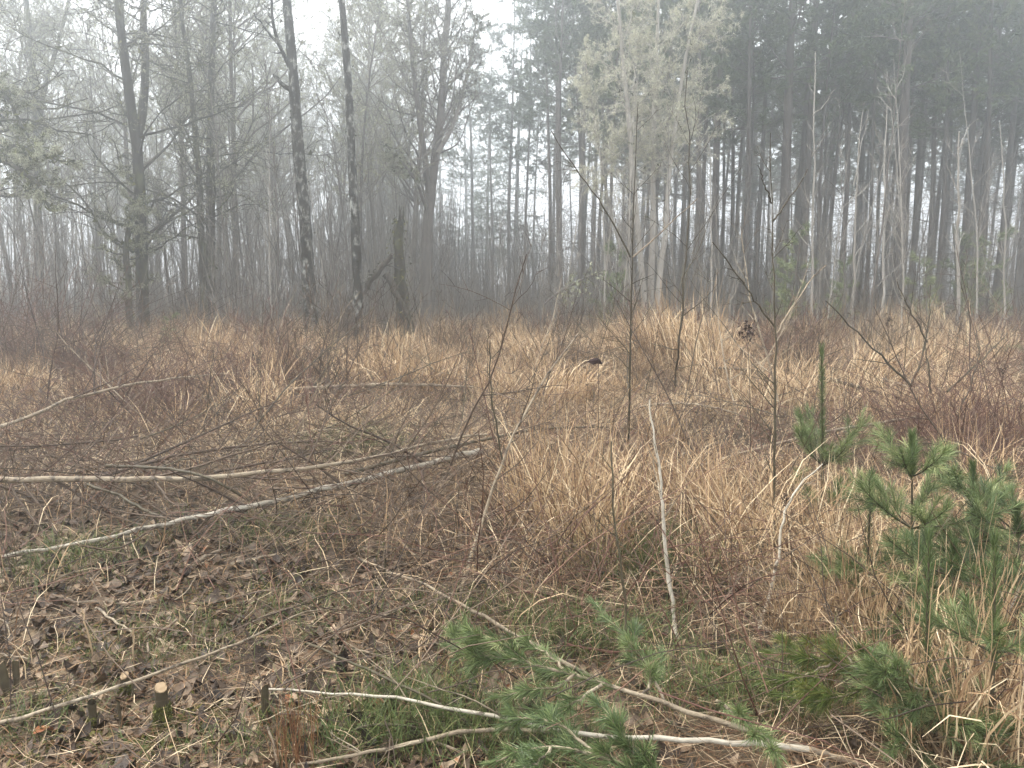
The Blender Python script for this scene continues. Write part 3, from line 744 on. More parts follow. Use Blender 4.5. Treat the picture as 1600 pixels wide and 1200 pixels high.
# small green pines at the foot of the stand
def small_pine_proto(H, spread, needle='farneedle', per=130):
    root = thing('young_pine', 'bushy young pine at the foot of the stand', 'young pine', (0, 0, 0))
    P = grow([(0, 0, -.05)], [(0, 0, 1)], H, 8, .02, .02); R = taper(np.array([.03]), 8, .3)
    b, nb = Buf(), Buf(); tubes(b, P, R, 6, .5)
    C, CR = kids(P, R, 26, .12, .98, 45, 75, spread * .6, spread, .5, 5, .08, .06, absl=True, rmin=.007); tubes(b, C, CR, 3, .4)
    C2, CR2 = kids(C, CR, 4, .2, 1, 25, 55, .3, .5, .6, 4, .1, .05, rmin=.005)
    needles(nb, C, per, .11, .009, 25, 60, .15, 1.02, .6, .3); needles(nb, C2, per, .11, .009, 25, 60, 0, 1.02, U(.5, .8, len(C2)), .3)
    child(b.build('trunk', M['pinebark'], root), root); child(nb.build('needles', M[needle], root), root)
    return Kind(root)
yp = small_pine_proto(2.4, .8, 'pineneedle')
for px, d, s, lab in ((962, 19, .8, 'bushy young pine under the lichen hung tree'), (1240, 20, .95, 'young pine beneath the two dark trunks'), (1318, 21, .7, 'low young pine between pale birch stems'),
                      (1440, 21, .75, 'dim young pine right of the thickest trunk'), (1545, 22, 1.0, 'young pine near the right edge of the wood'), (262, 14.5, .3, 'tiny young pine at the left foot of the wood'), (1500, 24, 1.1, 'taller young pine behind the grey white birch')):
    yp.put(on_ground(px, d), U(0, 6.28), s * 1.25, lab, 'young pines at the foot of the wood')
# fallen mossy branch in front of the lichen tree
W = np.array([at(850, 475, 17.5), at(890, 445, 17.6), at(925, 430, 17.8), at(960, 420, 18)])
root = thing('fallen_limb', 'lichen hung limb arching down to the grass left of a young pine', 'limb', W[0])
b, lb = Buf(), Buf(); P = smooth_path(W, 9, .02)[None]; R = taper(np.array([.03]), 9, .5); tubes(b, P, R, 5, .5)
C, CR = kids(P, R, 16, .05, 1, 40, 90, .2, .5, .5, 6, .14, -.08, rmin=.006); tubes(b, C, CR, 3, .5)
flakes(lb, along(C, 26, 0, 1, .02), .04, .4, .4, .6)
child(b.build('wood', M['greybark'], root, W[0]), root); child(lb.build('lichen', M['lichen'], root, W[0]), root)

# ------------------------------------------------------------------ grass and tangle of the clearing
HALF = 0.74
def sample(n, y0, y1, p=1.0, xpad=1.2):
    """points over the wedge of ground in view, thinning with distance as y**-p"""
    y = (U(0, 1, n) * (y1 ** (2 - p) - y0 ** (2 - p)) + y0 ** (2 - p)) ** (1 / (2 - p))
    x = U(-1, 1, n) * (HALF * y + xpad)
    return x, y

def gauss(x, y, cx, cy, sx, sy):
    return np.exp(-((x - cx) / sx) ** 2 - ((y - cy) / sy) ** 2)

def bare_zone(x, y):
    """1 on the trampled, littered ground of the left foreground"""
    a = 1 / (1 + np.exp((y - 4.5 - 0.5 * np.sin(1.7 * x)) * 2.6))
    c = 1 / (1 + np.exp((x + 0.15 * y) * 5))
    return a * c

def brush_zone(x, y):
    """1 where poles and twigs lie over thin grass, left of centre"""
    return (1 / (1 + np.exp((y - 7.6) * 2.0))) * (1 / (1 + np.exp((x + 0.02 * y) * 4))) * (1 - bare_zone(x, y))

def pine_zone(x, y):
    return (1 / (1 + np.exp((y - 3.6) * 4))) * (1 / (1 + np.exp((-x - 0.15) * 5)))

def z3(x, y, dz=0.0):
    return np.stack([x, y, gz(x, y) + dz], 1)

LINES = [((-160, 752), (550, 722)), ((550, 722), (760, 679)), ((-90, 890), (423, 784)), ((423, 784), (754, 703)), ((415, 611), (740, 605)), ((462, 1195), (881, 1143)), ((881, 1143), (1264, 1171)), ((0, 1130), (520, 948)), ((600, 891), (881, 1033)), ((1372, 757), (1545, 850)), ((1094, 729), (1412, 655))]
def clear_of(x, y):
    """0 on the pressed-down strips by the fallen poles and on the spots covered by cut boughs, 1 elsewhere"""
    c = np.zeros_like(x)
    for a, b_ in LINES:
        A, B_ = gp(*a), gp(*b_); A, B_ = A[:2], B_[:2]; d = B_ - A
        t = np.clip(((x - A[0]) * d[0] + (y - A[1]) * d[1]) / (d @ d), 0, 1)
        q = np.hypot(x - A[0] - t * d[0], y - A[1] - t * d[1] + .16)
        c = np.maximum(c, .85 * np.exp(-(q / .2) ** 4))
    for px, py, sx, sy in ((840, 1090, .5, .4), (980, 1120, .5, .35), (1010, 1010, .25, .25), (1310, 1060, .5, .3), (256, 1150, .22, .16), (170, 1120, .3, .2), (414, 1140, .12, .12)):
        p = gp(px, py); c = np.maximum(c, np.exp(-(((x - p[0]) / sx) ** 2 + ((y - p[1]) / sy) ** 2) ** 2))
    return 1 - c

tuss = np.array([gp(880, 860), gp(835, 830), gp(930, 880), gp(1060, 830), gp(1130, 870), gp(1330, 960), gp(1010, 780)])
# standing straw
b = Buf()
x, y = sample(178000, 2.2, 21, 0.9)
pz = patch(x, y, 0.8)
keep = (1 - 0.97 * bare_zone(x, y)) * (1 - 0.86 * brush_zone(x, y)) * (1 - 0.8 * pine_zone(x, y)) * (0.30 + 0.70 * np.clip(pz * 1.5 - .2, 0, 1)) * (.08 + .92 * clear_of(x, y))
k = U(0, 1, len(x)) < keep * 0.95
x, y, pz = x[k], y[k], pz[k]
N = len(x)
h = (0.14 + 0.80 * patch(x, y, 0.75, 1.3) ** 1.4) * np.interp(y, [2.5, 6, 10, 16], [0.85, 0.85, 0.95, 1.15]) * U(0.5, 1.15, N)
lean = np.abs(rng.normal(0.15, 0.28, N)) + 0.35 * (1 - pz) * U(0, 1, N)
az = rng.normal(0.3, 1.6, N) + 2.5 * patch(x, y, 0.5, 4)
blades(b, z3(x, y, -0.01), az, lean, U(0.2, 1.7, N), h, U(.0045, .0095, N) * np.interp(y, [2.5, 5, 12, 20], [.55, .8, 1.15, 1.5]), 4, np.clip(rng.normal(.50, .24, N) + .35 * (patch(x, y, .45, 7) - .5), 0, 1))
o = b.build('dry_grass', M['straw']); tag(o, 'standing straw coloured dry grass across the clearing', 'dry grass', kind='stuff')

# flattened, tangled straw
b = Buf()
x, y = sample(205000, 2.0, 20, 1.0)
k = U(0, 1, len(x)) < (1 - 0.8 * bare_zone(x, y)) * (1 - 0.15 * brush_zone(x, y)) * (.25 + .75 * clear_of(x, y))
x, y = x[k], y[k]; N = len(x)
bz = bare_zone(x, y)
blades(b, z3(x, y, 0) + np.stack([0 * x, 0 * x, U(0.0, 0.2, N) * (1 - .88 * bz) * np.interp(y, [2, 4, 9], [.35, .7, 1.2])], 1), U(0, 2 * PI, N), U(1.1, 1.6, N), U(-0.1, .6, N), (.08 + .42 * U(0, 1, N) ** 2) * (1 - .5 * bz) * np.interp(y, [2.5, 6], [.75, 1.15]), U(.003, .0062, N) * (1 - .3 * bz) * np.interp(y, [2.5, 5, 12, 20], [.5, .75, 1.1, 1.4]), 3,
       np.clip(rng.normal(.44, .25, N) + .3 * (patch(x, y, .5, 3) - .5) - .12 * bz, 0, 1))
o = b.build('flattened_straw', M['thatch']); tag(o, 'flattened tangled straw matted over the ground', 'straw', kind='stuff')

# fine brown and reddish twigs
def tangle(n, y0, y1, p, keepf, mat_, name, label, L=(.25, .9), r=(.0016, .0042), up=(0, .9), grav=-.05, z=(0, .3)):
    b = Buf()
    x, y = sample(n, y0, y1, p)
    k = U(0, 1, n) < keepf(x, y) * (.15 + .85 * clear_of(x, y)) * (1 - .35 * bare_zone(x, y)); x, y = x[k], y[k]; N = len(x)
    a = U(0, 2 * PI, N); e = U(*up, N)
    P = grow(z3(x, y) + np.stack([0 * x, 0 * x, U(*z, N)], 1), np.stack([np.cos(a) * np.cos(e), np.sin(a) * np.cos(e), np.sin(e)], 1), U(*L, N), 5, .12, grav)
    P[:, :, 2] = np.maximum(P[:, :, 2], gz(P[:, :, 0], P[:, :, 1]) + .004)
    tubes(b, P, taper(U(*r, N) * np.interp(y, [3, 10, 20], [.9, 1.2, 1.8]), 5, .4), 3, np.clip(rng.normal(.5, .25, N), 0, 1))
    o = b.build(name, M[mat_]); tag(o, label, 'twigs', kind='stuff')
    return o
tangle(20000, 2.2, 19, 1.05, lambda x, y: np.clip(.26 + .8 * brush_zone(x, y) + .35 * patch(x, y, .9, 2) - .25 * bare_zone(x, y), 0, 1), 'twig', 'fine_twigs', 'tangle of fine brown twigs lying through the grass', up=(-.1, 1.0))
tangle(16000, 2.2, 16, 1.05, lambda x, y: np.clip(.05 + .9 * gauss(x, y, .55, 3.5, .75, .55) + .8 * gauss(x, y, -3.6, 7.6, 1.6, 1.6) + .7 * gauss(x, y, -2.6, 10, 2, 1.5) + .75 * gauss(x, y, 3.3, 6, 1.2, 1.2) + .22 * patch(x, y, .7, 5), 0, 1) * (1 - .7 * bare_zone(x, y)),
       'cane', 'reddish_stems', 'mat of thin reddish stems woven through the grass', L=(.3, 1.0), up=(-.1, 1.1))
# low green grass
b = Buf()
for px, py, sx, sy, n, hh in ((560, 700, .45, .5, 1500, .22), (110, 880, .4, .3, 900, .14), (440, 830, .5, .3, 800, .14), (640, 1130, .28, .2, 800, .18), (560, 1165, .3, .15, 450, .14), (820, 1170, .3, .2, 700, .18), (270, 1010, .4, .25, 700, .1),
                              (250, 650, .6, .6, 700, .2), (1000, 890, .4, .3, 900, .3), (330, 1175, .3, .1, 250, .10), (1180, 1090, .35, .2, 1000, .2), (740, 960, .3, .2, 500, .12), (60, 1130, .2, .15, 400, .1), (930, 1010, .35, .2, 700, .22), (500, 960, .5, .3, 500, .12)):
    c = gp(px, py); x = rng.normal(c[0], sx * .6, n); y = rng.normal(c[1], sy * .6, n); k = y > 1.9; x, y = x[k], y[k]; N = len(x)
    blades(b, z3(x, y, -.005), U(0, 6.28, N), np.abs(rng.normal(.35, .35, N)), U(.3, 1.6, N), hh * U(.5, 1.4, N), U(.0022, .0042, N), 4, np.clip(rng.normal(.5, .25, N), 0, 1))
o = b.build('green_grass', M['green']); tag(o, 'low green grass in scattered tufts between litter and straw', 'grass', kind='stuff')
# fallen pine needles and chaff of the foreground
b = Buf()
x, y = sample(48000, 1.9, 6.5, 1.1); N = len(x)
k = U(0, 1, N) < .35 + .6 * pine_zone(x, y) + .4 * bare_zone(x, y); x, y = x[k], y[k]; N = len(x)
blades(b, z3(x, y, .004) + np.stack([0 * x, 0 * x, U(0, .035, N)], 1), U(0, 6.28, N), U(1.35, 1.65, N), U(-.2, .3, N), U(.05, .14, N), U(.0014, .0028, N), 2, np.clip(rng.normal(.5, .25, N), 0, 1))
o = b.build('fallen_needles', M['brownneedle']); tag(o, 'rusty fallen needles and chaff strewn over the near ground', 'needles', kind='stuff')

b = Buf()
x, y = sample(33000, 1.95, 6.5, 1.2); N = len(x)
k = U(0, 1, N) < .3 + .7 * bare_zone(x, y); x, y = x[k], y[k]; N = len(x)
blades(b, z3(x, y, .006) + np.stack([0 * x, 0 * x, U(0, .05, N)], 1), U(0, 6.28, N), U(1.3, 1.65, N), U(-.3, .4, N), U(.05, .22, N), U(.0014, .0034, N), 2, np.clip(rng.normal(.45, .3, N), 0, 1))
o = b.build('broken_straw', M['thatch']); tag(o, 'short broken straw scattered over the leaf litter', 'straw', kind='stuff')
b = Buf()
for px, py, sx, n in ((250, 1150, .16, 1600), (150, 1150, .10, 700), (120, 1170, .10, 600), (345, 935, .25, 900), (60, 1175, .08, 500), (640, 985, .15, 500), (470, 905, .2, 600), (240, 1000, .16, 600), (330, 1110, .12, 500), (700, 1060, .15, 500), (100, 1010, .14, 500), (560, 1120, .15, 500)):
    c = gp(px, py); x = rng.normal(c[0], sx * .6, n); y = rng.normal(c[1], sx * .5, n); k = y > 1.95
    flakes(b, z3(x[k], y[k], .006), .011, .6, .4, -.5)
o = b.build('ground_moss', M['moss']); tag(o, 'bright green moss cushions in the leaf litter', 'moss', kind='stuff')
# tall grass clumps as things of their own
def tussock_proto(n, H, rad, lean=.12, wide=1.0, lodge=None):
    b = Buf(); a = U(0, 2 * PI, n); rr = rad * np.sqrt(U(0, 1, n))
    B = np.stack([rr * np.cos(a), rr * np.sin(a), np.full(n, -.02)], 1)
    blades(b, B, (a + rng.normal(0, 1.2, n)) if lodge is None else rng.normal(lodge, 1.1, n), np.abs(rng.normal(lean, .28, n)), U(.1, 2.4, n), H * U(.3, 1.12, n), U(.004, .009, n) * wide, 5, np.clip(rng.normal(.55, .2, n), 0, 1), 2.2)
    m = 14; a = U(0, 6.28, m); B = np.stack([rad * .5 * np.cos(a), rad * .5 * np.sin(a), 0 * a], 1)
    P = grow(B, np.stack([.12 * np.cos(a), .12 * np.sin(a), 1 + 0 * a], 1), H * U(.8, 1.25, m), 6, .04, -.01); tubes(b, P, taper(np.full(m, .0022), 6, .5), 3, .6)
    o = b.build('grass_tussock', M['straw']); tag(o, 'tall clump of dry straw coloured grass', 'grass clump')
    return Kind(o)
FAR3 = [Kind_ for Kind_ in (tussock_proto(330, .85, .38, .35, 1.8, d_) for d_ in (0.3, 2.4, 4.4))]
tus = [tussock_proto(170, .78, .22, .18), tussock_proto(130, .6, .2, .25), tussock_proto(230, .9, .28, .16)]
for px, py, k, s, lab in ((880, 850, 2, 1.0, 'tallest straw clump in the middle of the clearing'), (840, 820, 0, 1.0, 'straw clump leaning by the leaning pale sapling'), (925, 880, 0, .95, 'dense straw clump right of the tallest one'),
                          
                          (1060, 800, 1, .9, 'short straw clump beside the white crooked stem'), (1140, 850, 0, .7, 'short straw clump left of the tall dark sapling'), (1330, 980, 0, .8, 'straw clump among the young pines, bent over'),
                          (1570, 850, 2, .9, 'straw clump with drooping tops at the right edge'), (1500, 790, 0, .9, 'straw clump behind the peeled brown pole'), (1470, 1160, 1, 1.0, 'yellow rusty grass clump in the near right corner'),
                          (1560, 1190, 1, .9, 'thin grass clump by the last pine leader'), (1040, 700, 0, .8, 'straw clump at the foot of the slim dark sapling'), (1240, 990, 1, .6, 'low straw clump before the yellowing bough'), (30, 640, 0, .8, 'pale straw clump at the left edge'), (1405, 1075, 1, .8, 'straw clump in front of the left pine leader'), (1500, 1050, 0, .75, 'straw clump between the two pine leaders'), (1595, 1090, 1, .9, 'straw clump at the foot of the pine at the right edge'), (1380, 905, 0, .7, 'straw clump behind the thin sparse pine'), (1300, 900, 1, .8, 'straw clump at the foot of the lone tall pine')):
    tus[k].put(gp(px, py), U(0, 6.28), s, lab, 'tall grass clumps', (U(-.08, .08), U(-.08, .08)))
for px, d, s_, lab in ((1066, 12.5, 1.6, 'high straw mound beneath the tall thin sapling before the wood'), (1098, 12.8, 1.45, 'straw mound just right of the highest mound'), (1035, 12.9, 1.4, 'straw mound just left of the highest mound'), (1080, 13.4, 1.6, 'straw mound peeping over the highest mound'),
                       (455, 12.5, 1.0, 'straw mound at the foot of the thicker alder trunk'), (600, 13, 1.0, 'straw mound below the slanting snapped trunk'), (640, 13.3, .95, 'straw mound below the mossy snag'), (320, 12.8, 1.0, 'straw mound in front of the two stemmed maple'), (1140, 13.5, 1.05, 'straw mound right of the mound group by the thin sapling'), (1010, 13.5, 1.0, 'straw mound left of the mound group by the thin sapling')):
    FAR3[rng.integers(0, 3)].put(on_ground(px, d), U(0, 6.28), s_ * 1.05, lab, 'far straw mounds')
for x, y in spots(120, (-13, 14), (8.5, 17.5), .75, lambda x, y: abs(x) < HALF * y):
    FAR3[rng.integers(0, 3)].put((x, y, float(gz(x, y))), U(0, 6.28), U(.4, 1.25) * U(.7, 1.1), 'dry straw clump standing out of the far grass', 'far straw mounds', (U(-.15, .15), U(-.15, .15)))

# bramble thickets
def thicket_proto(n, L, mat_='cane', r=.0045):
    root = thing('bramble_thicket', 'dark reddish tangle of bare arching canes', 'brambles', (0, 0, 0))
    a = U(0, 6.28, n); e = U(.5, 1.4, n)
    B = np.stack([rng.normal(0, .3, n), rng.normal(0, .3, n), 0 * a], 1)
    P = grow(B, np.stack([np.cos(a) * np.cos(e), np.sin(a) * np.cos(e), np.sin(e)], 1), L * U(.5, 1.1, n), 8, .09, -.13); P[:, :, 2] = np.maximum(P[:, :, 2], .02)
    b = Buf(); R = taper(U(.6, 1.2, n) * r, 8, .4); tubes(b, P, R, 4, U(.1, .9, n)); child(b.build('canes', M[mat_], root), root)
    w = Buf(); C, CR = kids(P, R, 4, .2, 1, 30, 80, .15, .4, .6, 4, .15, -.03, rmin=.002); tubes(w, C, CR, 3, U(.1, .9, len(C)))
    C2, CR2 = kids(C, CR, 2, .2, 1, 30, 80, .3, .6, .8, 4, .15, -.03, rmin=.0018); tubes(w, C2, CR2, 3, U(.1, .9, len(C2)))
    child(w.build('shoots', M[mat_], root), root)
    return Kind(root)
th = [thicket_proto(90, 1.5), thicket_proto(120, 1.2), thicket_proto(80, 1.7, 'twig')]
for px, py, k, s, lab in ((95, 590, 1, 1.5, 'dark bramble heap before the left wood, highest on its left'), (150, 600, 2, 1.4, 'dark bramble heap right beside the left heap'), (235, 660, 1, 1.0, 'reddish bramble tangle below the long pale arching pole'), (330, 650, 0, .8, 'reddish bramble tangle right of the arching pole tip'),
                          (1470, 740, 1, .95, 'dense dark brambles behind the pine boughs'), (1545, 700, 0, 1.0, 'dark brambles near the right edge of the clearing'), (1420, 700, 1, .7, 'low brambles under the fallen dark treetop'), (1580, 600, 2, 1.0, 'tall bare brambles before the wood at the right edge'),
                          (770, 565, 1, .8, 'small dark brambles in the middle distance'), (440, 600, 0, .9, 'thin brambles in the far grass left of the broken trunk'), (20, 560, 0, 1.5, 'bare brambles at the far left edge')):
    th[k].put(gp(px, py), U(0, 6.28), s, lab, 'bramble tangles')

# ------------------------------------------------------------------ loose bare branches in the brush
def branch_proto(L, r, mat_, n=7):
    P = grow([(0, 0, 0)], [(1, 0, .05)], L, 9, .07, 0); R = taper(np.array([r]), 9, .3)
    b = Buf(); tubes(b, P, R, 5, .5, True)
    C, CR = kids(P, R, n, .15, .98, 25, 60, .2, .45, .6, 6, .1, .02, rmin=.0025); tubes(b, C, CR, 4, U(.2, .8, len(C)))
    C2, CR2 = kids(C, CR, 3, .2, .98, 25, 60, .25, .5, .7, 4, .12, .02, rmin=.0018); tubes(b, C2, CR2, 3, U(.2, .8, len(C2)))
    o = b.build('bare_branch', M[mat_]); tag(o, 'thin bare branch tangled in the brush', 'branch')
    return Kind(o)
brs = [branch_proto(1.3, .007, 'twig'), branch_proto(1.8, .009, 'twig', 9), branch_proto(1.0, .006, 'cane'), branch_proto(1.6, .009, 'darkbark', 8), branch_proto(2.1, .011, 'pole', 9), branch_proto(1.4, .007, 'darkbark', 8)]
for x, y in spots(170, (-9, 10), (4.6, 14), .28, lambda x, y: abs(x) < HALF * y and not (y < 5.2 and x < -.5)):
    up = U(-.1, .35) if U(0, 1) < .55 else U(.5, 1.35)
    z = float(gz(x, y)) + (U(.05, .3) if up < .4 else 0)
    brs[rng.integers(0, 6)].put((x, y, z), U(0, 6.28), U(.6, 1.15), 'thin bare branch leaning or lying in the tangled brush', 'bare branches in the brush', (U(-1.5, 1.5), -up))

shoots_ = []
for mm in ('darkbark', 'twig', 'cane', 'darkbark'):
    P = grow([(0, 0, -.03)], [(U(-.08, .08), U(-.08, .08), 1)], U(1.1, 1.9), 9, .05, .02); R_ = taper(np.array([.0055]), 9, .35); b = Buf(); tubes(b, P, R_, 5, .5)
    C, CR = kids(P, R_, 7, .3, .97, 25, 55, .12, .3, .6, 5, .1, .03, rmin=.0022); tubes(b, C, CR, 3, .5)
    o = b.build('upright_shoot', M[mm]); tag(o, 'thin bare upright shoot standing in the grass of the field', 'shoot'); shoots_.append(Kind(o))
for x, y in spots(70, (-9, 10), (5.2, 14.5), .5, lambda x, y: abs(x) < .72 * y):
    shoots_[rng.integers(0, 4)].put((x, y, float(gz(x, y))), U(0, 6.28), U(.5, 1.15), None, 'thin upright shoots in the field', (U(-.3, .3), U(-.3, .3)))
# ------------------------------------------------------------------ traced poles, saplings and sticks
def G(px, py, h=0.1): return gp(px, py, h)
def stick(name, label, cat, W, r0, r1, mat_, twigs=0, K=16, wob=.0028, sides=7, tl=(.12, .3), grav=.02, tmat=None, group=None, trange=(.15, .97), lump=.05, cut=False, ang=(25, 60)):
    W = np.array(W); base = W[0].copy()
    P = smooth_path(W, K, wob)[None]; R = taper(np.array([r0]), K, r1 / r0) * (1 + rng.normal(0, lump, (1, K)))
    b = Buf(); tubes(b, P, R, sides, .5, True)
    if not twigs and not cut:
        o = b.build(name, M[mat_], None, base); return tag(o, label, cat, group)
    root = thing(name, label, cat, base, group)
    child(b.build('stem', M[mat_], root, base), root)
    if twigs:
        w = Buf(); C, CR = kids(P, R, twigs, *trange, *ang, *tl, .5, 7, .09, grav, rmin=.0022); tubes(w, C, CR, 4, U(.3, .8, len(C)))
        C2, CR2 = kids(C, CR, 3, .2, 1, 25, 60, .25, .5, .7, 5, .12, grav, rmin=.0017); tubes(w, C2, CR2, 3, U(.3, .8, len(C2)))
        child(w.build('twigs', M[tmat or mat_], root, base), root)
    if cut:
        c = Buf(); T = unit(P[0, 0] - P[0, 1]); tubes(c, np.array([P[0, 0] - T * .002, P[0, 0] + T * .003])[None], np.full((1, 2), r0 * 1.02), 9, .6, True)
        child(c.build('cut_end', M['cutwood'], root, base), root)
    return root

stick('fallen_pole', 'long pale fallen pole running in from the left edge', 'pole', [G(-160, 752, .26), G(0, 751, .27), G(154, 750, .28), G(309, 748, .29), G(447, 736, .30), G(550, 722, .30), G(603, 710, .31), G(692, 687, .32), G(760, 679, .3)], .024, .009, 'pole', 24, 26, .005, lump=.07, tmat='twig', grav=.03)
stick('fallen_pole', 'fallen white birch pole, thickest and brightest at its right end', 'pole', [G(754, 703, .14), G(720, 712, .15), G(655, 727, .16), G(586, 746, .16), G(520, 761, .16), G(423, 784, .15), G(344, 799, .15), G(268, 813, .14), G(206, 830, .12), G(117, 849, .08), G(0, 871, .06), G(-90, 890, .05)], .027, .008, 'greybirch', 22, 30, .006, lump=.08, tmat='twig', grav=.03)
stick('fallen_pole', 'slender arching pole high above the grass at the left', 'pole', [G(-60, 690, .45), G(0, 668, .5), G(86, 631, .58), G(172, 605, .6), G(258, 592, .6), G(344, 584, .55), G(430, 580, .45)], .015, .006, 'pole', 18, 18, .006, tmat='twig')
stick('fallen_pole', 'thin upper pole bending down to the left edge of the brush', 'pole', [G(-40, 622, .2), G(0, 612, .25), G(69, 596, .3), G(137, 589, .3), G(200, 586, .25)], .014, .006, 'pole', 6, tmat='twig')
stick('fallen_pole', 'thin pole lying level in the brush under the arching pole', 'pole', [G(-30, 679, .1), G(60, 678, .1), G(110, 677, .12), G(190, 681, .1)], .013, .006, 'pole', 4, tmat='twig')
stick('long_branch', 'long forked branch rising from the pale pole to the green patch', 'branch', [G(151, 747, .16), G(206, 730, .2), G(258, 716, .22), G(327, 703, .25), G(395, 695, .25), G(481, 689, .22), G(550, 692, .2)], .014, .006, 'twig', 8)
stick('long_branch', 'dark branch bowed over the pale fallen pole', 'branch', [G(165, 728, .2), G(240, 731, .3), G(302, 737, .33), G(344, 754, .3), G(388, 782, .15)], .012, .008, 'darkbark', 5)
stick('long_branch', 'short branch climbing right from the middle of the pale pole', 'branch', [G(335, 738, .16), G(395, 727, .22), G(464, 715, .25), G(520, 700, .25)], .010, .005, 'twig', 5)
stick('long_branch', 'dark branch lying between the two long poles at the left', 'branch', [G(137, 757, .15), G(189, 775, .14), G(223, 796, .13), G(265, 814, .12)], .011, .008, 'darkbark', 4)
stick('long_branch', 'pair of parallel slender branches rising right of the arching branch', 'branch', [G(200, 730, .15), G(260, 705, .25), G(320, 678, .35), G(400, 640, .45), G(440, 625, .45)], .010, .004, 'twig', 6)
stick('leaning_sapling', 'thin dark sapling slanting up to the right past the alders', 'sapling', [G(354, 744, .1), at(378, 699, 6.2), at(405, 655, 6.4), at(440, 613, 6.6), at(481, 572, 6.9), at(550, 514, 7.3), at(585, 480, 7.6)], .009, .004, 'darkbark', 7)
stick('fallen_pole', 'pale pole lying level across the far grass', 'pole', [G(415, 611, .3), G(500, 606, .32), G(610, 600, .34), G(689, 602, .34), G(740, 605, .3)], .030, .013, 'pole', 12, tmat='darkbark', grav=.05)
stick('fallen_pole', 'short pale pole end right of the level far pole', 'pole', [G(700, 612, .12), G(775, 610, .12), G(835, 608, .12)], .024, .017, 'pole')
stick('fallen_pole', 'dark thin pole sloping along above the white birch pole', 'pole', [G(540, 742, .14), G(592, 727, .16), G(637, 713, .18), G(690, 701, .2), G(740, 691, .22), G(802, 677, .25), G(844, 668, .25), G(947, 667, .2), G(1000, 672, .1)], .016, .007, 'darkbark', 10, 18)
stick('leaning_sapling', 'smooth pale sapling leaning right in the middle of the clearing', 'sapling', [G(720, 926, 0), at(727, 899, 3.95), at(740, 847, 4.0), at(765, 785, 4.07), at(785, 720, 4.15), at(802, 675, 4.2), at(823, 637, 4.28), at(844, 603, 4.35), at(864, 572, 4.4), at(882, 545, 4.45), at(905, 520, 4.5)], .0115, .004, 'pole', 9, 18, .003, tmat='twig', trange=(.4, .97))
stick('upright_shoot', 'dark shoot rising straight from the leaning pale sapling', 'shoot', [at(785, 718, 4.12), at(775, 665, 4.1), at(768, 613, 4.1), at(764, 562, 4.1), at(766, 535, 4.1)], .006, .003, 'darkbark', 4)
stick('slim_sapling', 'slim dark sapling standing tall left of the lichen hung tree', 'sapling', [G(980, 745, 0), at(983, 661, 5.9), at(984, 560, 5.9), at(986, 480, 5.9), at(987, 411, 5.9), at(990, 327, 5.9), at(994, 233, 5.9), at(997, 159, 5.9)], .0115, .0026, 'darkbark', 18, 18, .004, trange=(.25, .97), tl=(.06, .2))
stick('side_branch', 'long dark branch slanting up left from the slim dark sapling', 'branch', [at(985, 402, 5.88), at(960, 350, 5.8), at(930, 305, 5.75), at(893, 252, 5.7), at(875, 228, 5.7), at(862, 205, 5.7)], .007, .003, 'darkbark', 7)
stick('side_branch', 'pale branch slanting up right from the slim dark sapling', 'branch', [at(988, 402, 5.9), at(1010, 385, 6.0), at(1035, 360, 6.1), at(1061, 336, 6.2), at(1090, 310, 6.3)], .007, .003, 'pole', 3)
stick('slim_sapling', 'tall thin sapling rising from the high straw mound', 'sapling', [G(1052, 640, 0), at(1059, 546, 8.6), at(1066, 490, 8.6), at(1072, 410, 8.6), at(1080, 327, 8.6), at(1075, 187, 8.6), at(1074, 110, 8.6)], .016, .005, 'darkbark', 18, 16, .01)
stick('slim_sapling', 'tall dark straight sapling right of the middle', 'sapling', [G(1213, 885, 0), at(1212, 859, 4.25), at(1210, 806, 4.25), at(1210, 694, 4.25), at(1211, 562, 4.25), at(1211, 450, 4.25), at(1208, 380, 4.25), at(1206, 327, 4.25), at(1205, 260, 4.25), at(1204, 208, 4.25)], .0090, .002, 'darkbark', 17, 20, .004, trange=(.2, .95), tl=(.05, .17))
stick('side_branch', 'left upper fork of the tall dark straight sapling', 'branch', [at(1206, 318, 4.25), at(1195, 290, 4.22), at(1184, 258, 4.2)], .005, .002, 'darkbark')
stick('side_branch', 'right upper fork of the tall dark straight sapling', 'branch', [at(1207, 346, 4.25), at(1225, 322, 4.3), at(1244, 296, 4.33), at(1262, 264, 4.36)], .006, .002, 'darkbark')
stick('side_branch', 'long branch reaching up left from low on the tall dark sapling', 'branch', [at(1210, 510, 4.25), at(1180, 472, 4.2), at(1150, 425, 4.15), at(1113, 378, 4.1)], .0055, .0025, 'darkbark', 7)
stick('side_branch', 'pale branch rising right from low on the tall dark sapling', 'branch', [at(1212, 523, 4.25), at(1235, 485, 4.35), at(1265, 440, 4.5), at(1290, 415, 4.6)], .006, .003, 'pole', 3)
stick('crooked_stem', 'crooked white stem standing right of the straw clumps', 'stem', [G(1058, 1000, 0), G(1057, 992, .01), at(1051, 961, 3.42), at(1050, 926, 3.44), at(1043, 902, 3.46), at(1041, 850, 3.48), at(1036, 806, 3.5), at(1032, 750, 3.52), at(1021, 682, 3.56), at(1015, 622, 3.6)], .0115, .004, 'whitebark', 6, 24, .003, tmat='pole', lump=.09)
stick('crooked_stem', 'thinner flaking white stem leaning right beside the tall dark sapling', 'stem', [G(1187, 985, 0), at(1197, 952, 3.56), at(1206, 923, 3.57), at(1212, 890, 3.6), at(1218, 840, 3.63), at(1226, 806, 3.66), at(1240, 769, 3.7), at(1262, 745, 3.75), at(1285, 725, 3.8)], .011, .003, 'whitebark', 4, 22, .004, tmat='pole', lump=.1)
